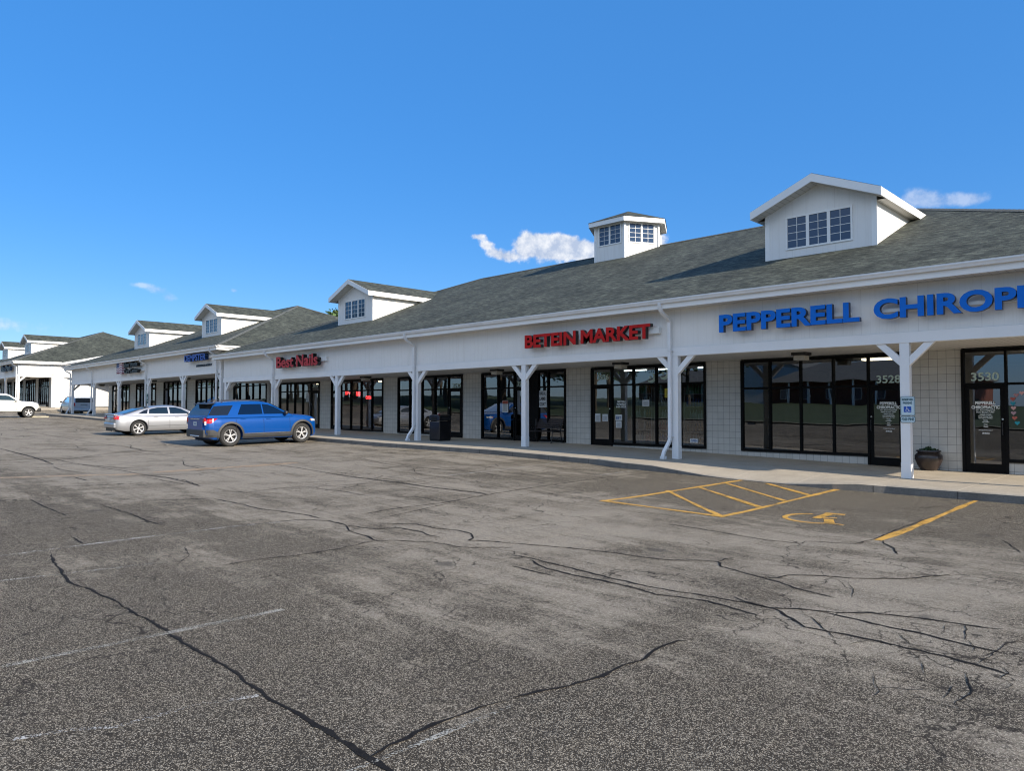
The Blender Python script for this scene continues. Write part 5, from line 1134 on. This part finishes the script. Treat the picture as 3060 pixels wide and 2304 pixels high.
    for ai, ax in enumerate(P['axles']):
        for s_ in (-1, 1):
            y = s_*(w(0)-rw_/2-.035); b = MB()
            pr = [(rr, -rw_/2+.02), (rr+.02, -rw_/2), (rt-.05, -rw_/2-.004), (rt-.012, -rw_/2+.025), (rt, -rw_/2+.05), (rt, rw_/2-.05), (rt-.012, rw_/2-.025), (rt-.05, rw_/2+.004), (rr+.02, rw_/2), (rr, rw_/2-.02)]
            b.lathe(pr, (ax, y, rt), M_rubber, 40, 'y'); b.lathe([(0,-.02),(rr,-.02),(rr,.02),(0,.02)], (ax, y, rt), M_dark, 24, 'y'); wh = add(b, 'wheel', sm=40)
            b = MB(); yo = s_*(rw_/2-.035)
            b.lathe([(rr-.03, yo-.02*s_), (rr, yo+.01*s_), (rr+.012, yo+.022*s_), (rr+.004, yo-.06*s_), (rr-.03, yo-.06*s_)], (ax, y, rt), M_alloy, 36, 'y')
            ns = P['spokes']
            for i in range(ns):
                a = 2*pi*i/ns + P.get('sa', .3); tw = P.get('spl', .1)
                for da in ((-tw, tw) if P.get('double') else (0,)):
                    ca, sa = cos(a+da), sin(a+da); r0 = .035; r1 = rr-.012; hw = P.get('spw', .017)
                    px, pz = -sa*hw, ca*hw; ca0, sa0 = cos(a+da*.25), sin(a+da*.25)
                    q = [(ax+ca0*r0+px, y+yo-.002*s_, rt+sa0*r0+pz), (ax+ca0*r0-px, y+yo-.002*s_, rt+sa0*r0-pz), (ax+ca*r1-px*1.1, y+yo+.012*s_, rt+sa*r1-pz*1.1), (ax+ca*r1+px*1.1, y+yo+.012*s_, rt+sa*r1+pz*1.1)]
                    b.prism(q, (0, -.03*s_, 0), M_alloy)
            b.lathe([(0, yo+.012*s_), (.05, yo+.008*s_), (.062, yo-.01*s_), (.06, yo-.05*s_)], (ax, y, rt), M_alloy, 20, 'y')
            o = b.build('rim', smooth=35); o.parent = wh
    P['extra'](T_, add, side, w, zt, zb, cy, ct)
    return T_
M_carside = glass_mat('car_side_glass', 1.9, tint=(.14,.19,.19)); M_carblack = mat('privacy_glass', (.010,.012,.014), .03, spec=.9)
M_bluep = mat('blue_metallic_paint', (.0002,.058,.26), .3, metal=.15, coat=.6, spec=.3); M_silver = mat('silver_paint', (.37,.38,.40), .33, metal=.6, coat=.8); M_wp = mat('white_car_paint', (.70,.69,.64), .3, coat=.8); M_vanp = mat('silver_blue_paint', (.46,.50,.53), .3, metal=.4, coat=.8)
def patch(b, side, x0, x1, zlo, zhi, s_, m, off=.008, n=8, nz=4):
    """skin patch on the body side; zlo, zhi functions of x"""
    X = [x0+(x1-x0)*i/n for i in range(n+1)]
    for a, c in zip(X[:-1], X[1:]):
        for j in range(nz):
            f0, f1 = j/nz, (j+1)/nz
            def pt(x, f): z = zlo(x)+(zhi(x)-zlo(x))*f; return (x, s_*(side(x, z)+off), z)
            b.poly([pt(a, f0), pt(c, f0), pt(c, f1), pt(a, f1)], m)
def arch_flare(T_, add, side, ax, rt, ra, m, wd=.07, a0=-12, a1=192):
    for s_ in (-1, 1):
        b = MB(); n = 26; k = b.mid(m); base = len(b.v)
        for i in range(n+1):
            a = R(a0+(a1-a0)*i/n)
            for rr_, o_ in ((ra-.004, .0), (ra-.004, .03), (ra+wd, .022), (ra+wd, .0)):
                x, z = ax+rr_*cos(a), rt+.02+rr_*sin(a); b.v.append((x, s_*(side(x, max(z, .3))+o_), z))
        for i in range(n):
            for j in range(3): q = base+i*4+j; b.f.append((q, q+1, q+5, q+4)); b.mi.append(k)
        add(b, 'wheel_arch_trim', sm=40)
def suv_extra(T_, add, side, w, zt, zb, cy, ct):
    for ax in (-1.515, 1.51): arch_flare(T_, add, side, ax, .415, .465, M_clad)
    for s_ in (-1, 1):
        b = MB(); patch(b, side, -1.04, 1.04, lambda x: .30, lambda x: .46, s_, M_clad, .016, 6, 2); patch(b, side, -1.0, 1.0, lambda x: .47, lambda x: .50, s_, M_chrome, .02, 6, 1); add(b, 'side_cladding', rc=False)
        b = MB(); patch(b, side, -2.43, -1.95, lambda x: .38, lambda x: .68 if x < -2.2 else .68-(x+2.2)*.55, s_, M_clad, .016, 8, 3); add(b, 'bumper_corner', rc=False)
        b = MB(); patch(b, side, -2.44, -2.02, lambda x: .92+max(0,(x+2.28))*.7, lambda x: 1.13, s_, M_tail, .012, 8, 3); add(b, 'tail_lamp', rc=False)
        b = MB(); b.box(-2.485, -2.42, min(s_*.62, s_*.86), max(s_*.62, s_*.86), .94, 1.12, M_tail); add(b, 'tail_lamp', bv=.012)
        b = MB(); b.box(-2.488, -2.42, min(s_*.84, s_*.875), max(s_*.84, s_*.875), .86, 1.0, M_lampc); add(b, 'reversing_lamp', bv=.006)
        b = MB(); patch(b, side, 1.92, 2.2, lambda x: .90, lambda x: 1.0-(x-1.92)*.12, s_, M_lampc, .01, 6, 2); add(b, 'headlight', rc=False)
        b = MB(); patch(b, side, 1.88, 1.96, lambda x: .93, lambda x: .97, s_, M_amber, .016, 2, 1); add(b, 'indicator', rc=False)
        b = MB(); xm = .74; y = cy(1.2)+.0; b.lathe([(0,-.09),(.06,-.08),(.085,0),(.06,.08),(0,.09)], (xm, s_*(y+.13), 1.27), M_black, 14, 'y'); b.box(xm-.03, xm+.03, min(s_*(y-.04), s_*(y+.1)), max(s_*(y-.04), s_*(y+.1)), 1.19, 1.24, M_black); add(b, 'wing_mirror', sm=50)
        b = MB(); b.tube([(-1.75, s_*.60, 1.70), (-1.65, s_*.60, 1.775), (-.6, s_*.60, 1.795), (-.1, s_*.60, 1.775), (.02, s_*.60, 1.71)], .017, M_rail, 6); add(b, 'roof_rail', sm=50)
    b = MB(); b.box(-2.49, -2.42, -.70, .70, .66, 1.16, M_bluep); add(b, 'tailgate_panel', bv=.02)
    b = MB(); b.box(-2.505, -2.48, -.42, .42, 1.06, 1.10, M_chrome); add(b, 'chrome_bar', bv=.005)
    b = MB(); b.box(-2.502, -2.485, -.155, .155, .82, .975, M_plate); b.box(-2.5035, -2.5015, -.09, .09, .88, .92, M_inkb); add(b, 'licence_plate')
    b = MB(); b.box(-2.52, -2.27, -.82, .82, .38, .68, M_clad); b.box(-2.532, -2.32, -.45, .45, .40, .46, M_alloy); add(b, 'rear_bumper', bv=.04)
    b = MB(); b.prism([(-2.30,-.64,1.63),(-2.33,-.64,1.65),(-2.0,-.64,1.70),(-1.95,-.64,1.69)], (0,1.28,0), M_black); add(b, 'roof_spoiler', bv=.01)
    b = MB(); b.tube([(-1.7,0,1.775),(-1.82,0,1.85)], .02, M_black, 6, radii=[.03,.008]); add(b, 'aerial')
M_clad = mat('grey_cladding', (.035,.036,.038), .55, var=.15); M_rail = mat('dark_rail', (.06,.06,.065), .35, metal=.5)
SUV = dict(cat='car', paint=M_bluep, w=[(-2.45,.84),(-2.42,.88),(-2.34,.935),(-2.2,.975),(-1.9,.99),(1.6,.99),(1.9,.965),(2.08,.91),(2.2,.81),(2.28,.62)],
    zt=[(-2.45,1.04),(-2.42,1.14),(-2.34,1.19),(.95,1.18),(1.2,1.19),(1.75,1.15),(2.0,1.10),(2.2,1.01),(2.28,.82)], zb=[(-2.45,.50),(-2.38,.38),(-2.15,.27),(2.0,.24),(2.2,.28),(2.28,.42)],
    axles=(-1.515,1.51), arch=.465, tyre=(.415,.25,.262), ct=[(-2.42,1.17),(-2.31,1.36),(-2.13,1.60),(-2.0,1.675),(-1.4,1.73),(-.6,1.745),(-.1,1.73),(.16,1.68),(1.10,1.17)],
    cab=(.95,1.15,.46), cbase=lambda x: 1.17, ctaper=0, windows=[([(-2.36,1.225),(-1.62,1.225),(-1.34,1.60),(-2.10,1.575),(-2.22,1.44)], 'quarter_window'), ([(-1.22,1.235),(-.20,1.235),(-.20,1.635),(-1.0,1.63)], 'rear_door_window'), ([(-.15,1.235),(.84,1.225),(.74,1.29),(.34,1.52),(.08,1.61),(-.15,1.635)], 'front_door_window')],
    ws=(.22,1.04), rw=(-2.40,-2.04,.0), seams=(-1.30,-.175,.95), handles=[(-1.02,1.06),(.02,1.05)], spokes=5, double=True, spl=.15, spw=.012, extra=suv_extra)
car('parked_suv', 'bright blue large car with roof rails, parked nose to the kerb beside the silver one', SUV, ground_mtx(-28.30, -4.24, R(90)))
def sedan_extra(T_, add, side, w, zt, zb, cy, ct):
    for s_ in (-1, 1):
        b = MB(); patch(b, side, -2.42, -2.08, lambda x: .80, lambda x: .98-max(0, x+2.28)*.75, s_, M_tail, .008, 6, 3); add(b, 'tail_lamp', rc=False)
        b = MB(); b.box(-2.45, -2.39, min(s_*.52, s_*.84), max(s_*.52, s_*.84), .80, .93, M_tail); add(b, 'tail_lamp', bv=.02)
        b = MB(); patch(b, side, -.98, .98, lambda x: .46, lambda x: .475, s_, M_clad, .004, 6, 1); add(b, 'side_moulding', rc=False)
        b = MB(); xm = .95; y = cy(1.05); b.lathe([(0,-.08),(.05,-.07),(.07,0),(.05,.07),(0,.08)], (xm, s_*(y+.1), 1.06), M_silver, 12, 'y'); add(b, 'wing_mirror', sm=50)
        b = MB(); patch(b, side, 2.1, 2.42, lambda x: .62, lambda x: .72, s_, M_lampc, .008, 5, 2); add(b, 'headlight', rc=False)
    b = MB(); b.box(-2.48, -2.32, -.78, .78, .40, .64, M_silver); add(b, 'rear_bumper', bv=.05)
    b = MB(); b.box(-2.42,-2.2,-.6,.6,.24,.40,M_black); b.tube([(-2.3,-.55,.27),(-2.46,-.55,.27)], .03, M_chrome, 8); add(b, 'exhaust')
    b = MB(); b.prism([(-2.42,-.7,.99),(-2.46,-.7,1.05),(-2.42,-.7,1.062),(-2.25,-.7,1.035)], (0,1.4,0), M_silver); add(b, 'boot_spoiler', bv=.01)
    b = MB(); b.box(-2.455,-2.41,-.16,.16,.76,.90,M_plate); add(b, 'licence_plate')
SEDAN = dict(cat='car', paint=M_silver, w=[(-2.42,.72),(-2.39,.80),(-2.3,.86),(-2.0,.91),(-1.4,.925),(1.4,.925),(1.9,.90),(2.2,.84),(2.42,.72),(2.52,.5)],
    zt=[(-2.42,.86),(-2.38,.99),(-2.3,1.04),(-1.7,1.05),(-1.0,1.0),(1.0,.97),(1.5,.93),(2.0,.84),(2.35,.72),(2.52,.58)], zb=[(-2.42,.42),(-2.34,.30),(-2.0,.22),(2.1,.20),(2.4,.24),(2.52,.36)],
    axles=(-1.405,1.405), arch=.41, tyre=(.36,.22,.245), ct=[(-2.1,1.03),(-1.7,1.14),(-1.3,1.27),(-.95,1.34),(-.6,1.40),(0,1.43),(.3,1.42),(.7,1.33),(1.45,.97)],
    cab=(.84,1.0,.42), cbase=lambda x: 1.0, ctaper=0, windows=[([(-1.42,1.06),(-1.0,1.06),(-.95,1.27),(-1.15,1.21)], 'quarter_window'), ([(-.93,1.06),(-.02,1.04),(-.04,1.35),(-.5,1.345),(-.88,1.27)], 'rear_door_window'), ([(.06,1.04),(1.05,1.02),(.62,1.26),(.35,1.34),(.05,1.355)], 'front_door_window')],
    ws=(.72,1.40), rw=(-2.0,-.85,.08), seams=(-.98,.02,1.05), handles=[(-.62,.90),(.38,.88)], spokes=6, double=True, spl=.09, spw=.013, extra=sedan_extra)
car('parked_sedan', 'silver four door sedan with red tail lamps behind the blue SUV', SEDAN, ground_mtx(-38.05, -4.52, R(90)))
def van_extra(T_, add, side, w, zt, zb, cy, ct):
    for s_ in (-1, 1):
        b = MB(); b.box(-2.58, -2.5, min(s_*.76, s_*.92), max(s_*.76, s_*.92), .80, 1.12, M_tail); add(b, 'tail_lamp', bv=.02)
        b = MB(); xm = 1.25; y = cy(1.1); b.lathe([(0,-.1),(.07,-.09),(.1,0),(.07,.09),(0,.1)], (xm, s_*(y+.13), 1.15), M_black, 12, 'y'); add(b, 'wing_mirror', sm=50)
    b = MB(); b.box(-2.60,-2.3,-.74,.74,1.16,1.60,M_carblack); add(b, 'rear_window', bv=.03)
    b = MB(); b.box(-2.62,-2.4,-.85,.85,.34,.58,M_vanp); add(b, 'rear_bumper', bv=.05)
    b = MB(); b.box(-2.575,-2.55,-.3,.3,.90,.94,M_clad); b.box(-2.58,-2.55,-.15,.15,.76,.88,M_plate); add(b, 'licence_plate')
VAN = dict(cat='minivan', paint=M_vanp, w=[(-2.55,.90),(-2.5,.96),(-2.2,.99),(1.8,.99),(2.2,.93),(2.5,.72)], zt=[(-2.55,1.12),(1.6,1.08),(2.1,1.0),(2.5,.75)], zb=[(-2.55,.34),(-2.2,.26),(2.2,.26),(2.5,.38)],
    axles=(-1.5,1.58), arch=.39, tyre=(.345,.22,.21), ct=[(-2.52,1.12),(-2.46,1.3),(-2.36,1.66),(-2.2,1.72),(-1,1.76),(.3,1.73),(.7,1.64),(1.7,1.06)], cab=(.96,1.05,.26), cbase=lambda x: 1.08,
    windows=[([(-2.2,1.18),(-1.15,1.18),(-1.15,1.62),(-2.1,1.60)], 'quarter_window'), ([(-1.05,1.18),(.15,1.18),(.15,1.62),(-1.05,1.62)], 'rear_door_window'), ([(.25,1.18),(1.35,1.14),(.75,1.56),(.25,1.6)], 'front_door_window')],
    ws=(.75,1.62), rw=None, seams=(-1.1,.2,1.25), handles=[(.45,1.0)], spokes=5, spw=.03, extra=van_extra)
car('parked_minivan', 'silver blue minivan seen from behind between the buildings', VAN, ground_mtx(-82.0, 2.6, R(180)))
def truck_extra(T_, add, side, w, zt, zb, cy, ct):
    for s_ in (-1, 1):
        b = MB(); patch(b, side, 2.33, 2.66, lambda x: 1.0, lambda x: 1.17, s_, M_lampc, .012, 5, 3); add(b, 'headlight', rc=False)
        b = MB(); xm = 1.05; y = cy(1.4); b.box(xm-.06, xm+.1, min(s_*(y+.03), s_*(y+.26)), max(s_*(y+.03), s_*(y+.26)), 1.38, 1.6, M_wp); add(b, 'wing_mirror', bv=.03)
    b = MB(); b.box(2.48,2.82,-.92,.92,.50,.78,M_black); add(b, 'front_bumper', bv=.06)
    b = MB(); b.box(2.66,2.76,-.6,.6,.82,1.18,M_black); add(b, 'grille', bv=.03)
TRUCK = dict(cat='pickup truck', paint=M_wp, w=[(-3.0,.98),(2.2,1.0),(2.4,.98),(2.58,.92),(2.72,.80)], zt=[(-3,1.38),(-1.1,1.38),(-1.05,1.36),(1.2,1.32),(1.6,1.33),(2.3,1.28),(2.58,1.18),(2.72,.98)], zb=[(-3,.55),(2.2,.48),(2.72,.6)],
    axles=(-1.75,1.95), arch=.50, archz=.04, tyre=(.42,.27,.26), ct=[(-1.05,1.36),(-1.0,1.8),(-.8,1.92),(0,1.96),(.5,1.93),(.7,1.85),(1.45,1.32)], cab=(.95,1.3,.32), cbase=lambda x: 1.36,
    windows=[([(-.9,1.42),(-.1,1.42),(-.1,1.82),(-.85,1.80)], 'rear_door_window'), ([(.0,1.42),(1.1,1.40),(.62,1.78),(0,1.83)], 'front_door_window')], ws=(.74,1.38), rw=None, seams=(-1.08,-.05,1.12), handles=[(-.75,1.2),(.25,1.2)], spokes=5, spw=.035, extra=truck_extra)
car('pickup_truck', 'white crew cab pickup truck with chrome wheels cut by the left edge', TRUCK, ground_mtx(-69.5, -6.1, R(90)))

# ------------------------------------------------------------------ trees and far side of the lot (mirrored in the shop windows)
M_bark = mat('bark', (.09,.07,.05), .9, var=.4, vscale=4, bump=.5)
LV = [mat('foliage_a', (.075,.14,.03), .7, var=.3), mat('foliage_b', (.035,.07,.02), .7, var=.3), mat('foliage_c', (.09,.13,.035), .7, var=.3)]
def tree_mesh(seed, h, cw, nleaf, leaf):
    r = random.Random(seed); b = MB(); th = h*.28
    b.tube([(0,0,-.3),(.05,0,th*.5),(0,.05,th),(.1,0,h*.6),(0,0,h*.85)], .2, M_bark, 8, radii=[.28,.22,.18,.1,.03]); cl = []
    for i in range(11):
        a = i*2.4; z0 = th+(h*.55)*i/11; L_ = cw*(.95-.5*abs(i/11-.3)); e_ = (cos(a)*L_*.75, sin(a)*L_*.75, z0+L_*.45)
        b.tube([(0,0,z0-.2), (e_[0]*.5, e_[1]*.5, (z0+e_[2])/2+.1), e_], .06, M_bark, 5, radii=[.09,.05,.02]); cl.append((e_, L_*.42)); cl.append(((e_[0]*.55, e_[1]*.55, e_[2]+.3), L_*.4))
    cl += [((0,0,h*.92), cw*.3), ((.3,0,h*.8), cw*.42), ((-.3,.3,h*.68), cw*.5)]
    f = MB()
    for i in range(nleaf):
        c, s_ = r.choice(cl); d = Vector((r.gauss(0,1), r.gauss(0,1), r.gauss(0,.8))).normalized()*s_*r.uniform(.45, 1.12)
        p = Vector(c)+d; u = Vector((r.uniform(-1,1), r.uniform(-1,1), r.uniform(-.7,.7))).normalized()*leaf*r.uniform(.6,1.3); v = u.cross(Vector((r.uniform(-1,1), r.uniform(-1,1), r.uniform(-1,1)))).normalized()*leaf*.6
        f.poly([p-u, p+v, p+u, p-v], LV[r.choice((0,0,1,1,2))])
    tm, fm = b.build('trunk', smooth=60), f.build('crown', recalc=False); return tm, fm
def tree(name, label, x, y, z, meshes, s_=1, rz=0, first=False, grp='trees'):
    T_ = thing(name, label, 'tree', (x, y, z), grp); T_.scale = (s_,)*3; T_.rotation_euler = (0,0,rz)
    for o in meshes:
        q = o if first else o.copy()
        if not first: COL.objects.link(q)
        q.parent = T_
tm = tree_mesh(3, 11, 4.0, 9000, .17)
tree('shade_tree', 'dark treetop just showing above the ridge between the two near rows', -74.5, 28.5, 1.6, tm, 1.06, 0, True, 'trees behind the shops')
tree('shade_tree', 'second leafy treetop beside the dormer, above the ridge', -70.0, 27.0, 1.5, tm, .97, 2, False, 'trees behind the shops')
r = random.Random(9)
spots = [(-54,-66),(-62,-58),(-72,-62),(-80,-55),(-90,-64),(-99,-56),(-110,-62),(-122,-55),(-135,-64),(-150,-58),(-46.5,-63),(-84,-78),(-104,-80),(-128,-82),(-66,-80),(-6,-74),(-58,-50),(-68,-51),(-77,-48),(-87,-49),(-96,-50),(-106,-48),(-117,-50),(-128,-49),(-142,-52),(-160,-56),(-118,-75)]+[(-168-11*k_, (-52,-60,-56)[k_%3]) for k_ in range(13)]
for i, (x, y) in enumerate(spots):
    T_ = tree('shade_tree', 'green leafy tree across the lot, seen mirrored in the shop windows', x, y, gz(x, y), tm, r.uniform(1.15, 1.6), r.uniform(0, 6), False, 'trees across the lot mirrored in the windows')
M_grass = mat('lawn_grass', (.05,.078,.030), .95, var=.35, vscale=.5)
ly = frange(-120, -41.3, 3); lx = [-420,-300,-200,-150]+sorted(set(frange(-110, 40, 5)+XS))+[90]
tag(sheet('lawn', lx, sorted(set([-290]+ly+[-71])), lambda x, y: gz(x, y)+.10, M_grass), kind='structure')
tag(sheet('lot_kerb', lx, [-41.3,-41.0], lambda x, y: gz(x, y)+.14, M_conc), kind='structure')
M_brick = mat('red_brick', (.16,.055,.04), .85, var=.3, vscale=2); M_hroof = mat('house_roof', (.13,.14,.14), .9, var=.2)
def house(name, label, x, y, w_, d, h, m, cols=True):
    z = gz(x, y)-.1; T_ = thing(name, label, 'house', (x, y, z)); b = MB(); b.box(-w_/2, w_/2, -d, 0, 0, h, m); o = b.build('wall'); o.parent = T_
    b = MB(); e = .6; a, c, p, q = (-w_/2-e, -d-e, h), (w_/2+e, -d-e, h), (w_/2+e, e+1.6, h), (-w_/2-e, e+1.6, h); r1, r2 = (-w_/2+d/2, -d/2+.5, h+d*.26), (w_/2-d/2, -d/2+.5, h+d*.26)
    b.poly([a,c,r2,r1], M_hroof); b.poly([p,q,r1,r2], M_hroof); b.poly([c,p,r2], M_hroof); b.poly([q,a,r1], M_hroof); b.poly([a,c,p,q], M_white); o = b.build('roof'); o.parent = T_
    if cols:
        for i in range(int(w_/2.8)+1): b = MB(); xx = -w_/2+.3+i*2.8; b.box(xx-.11, xx+.11, 1.6, 1.85, 0, h, M_white); o = b.build('column'); o.parent = T_
    for i in range(int(w_/3.2)):
        xx = -w_/2+1.6+i*3.2; b = MB(); b.box(xx-.5, xx+.5, .001, .05, .9, 2.3, M_white); b.box(xx-.42, xx+.42, .051, .06, .98, 2.22, M_upglass); o = b.build('window'); o.parent = T_
    return T_
house('brick_house', 'brick house with white porch columns mirrored in the 3528 windows', -33, -73, 24, 11, 3.2, M_brick)
house('brick_house', 'low brick house across the lawn, mirrored further left', -66, -90, 26, 11, 3.4, M_brick)
# white gabled hall
z = gz(-52, -84)-.1; T_ = thing('white_hall', 'tall white gabled building mirrored in the market door', 'building', (-51.5, -82, z)); b = MB()
b.prism([(-7,0,0),(7,0,0),(7,0,5.2),(0,0,7.8),(-7,0,5.2)], (0,-16,0), M_white); o = b.build('wall'); o.parent = T_
b = MB(); b.prism([(-7.6,.4,4.98),(0,.4,7.82),(0,.4,8.05),(-7.6,.4,5.2)], (0,-16.8,0), M_hroof); b.prism([(7.6,.4,4.98),(7.6,.4,5.2),(0,.4,8.05),(0,.4,7.82)], (0,-16.8,0), M_hroof); o = b.build('roof'); o.parent = T_
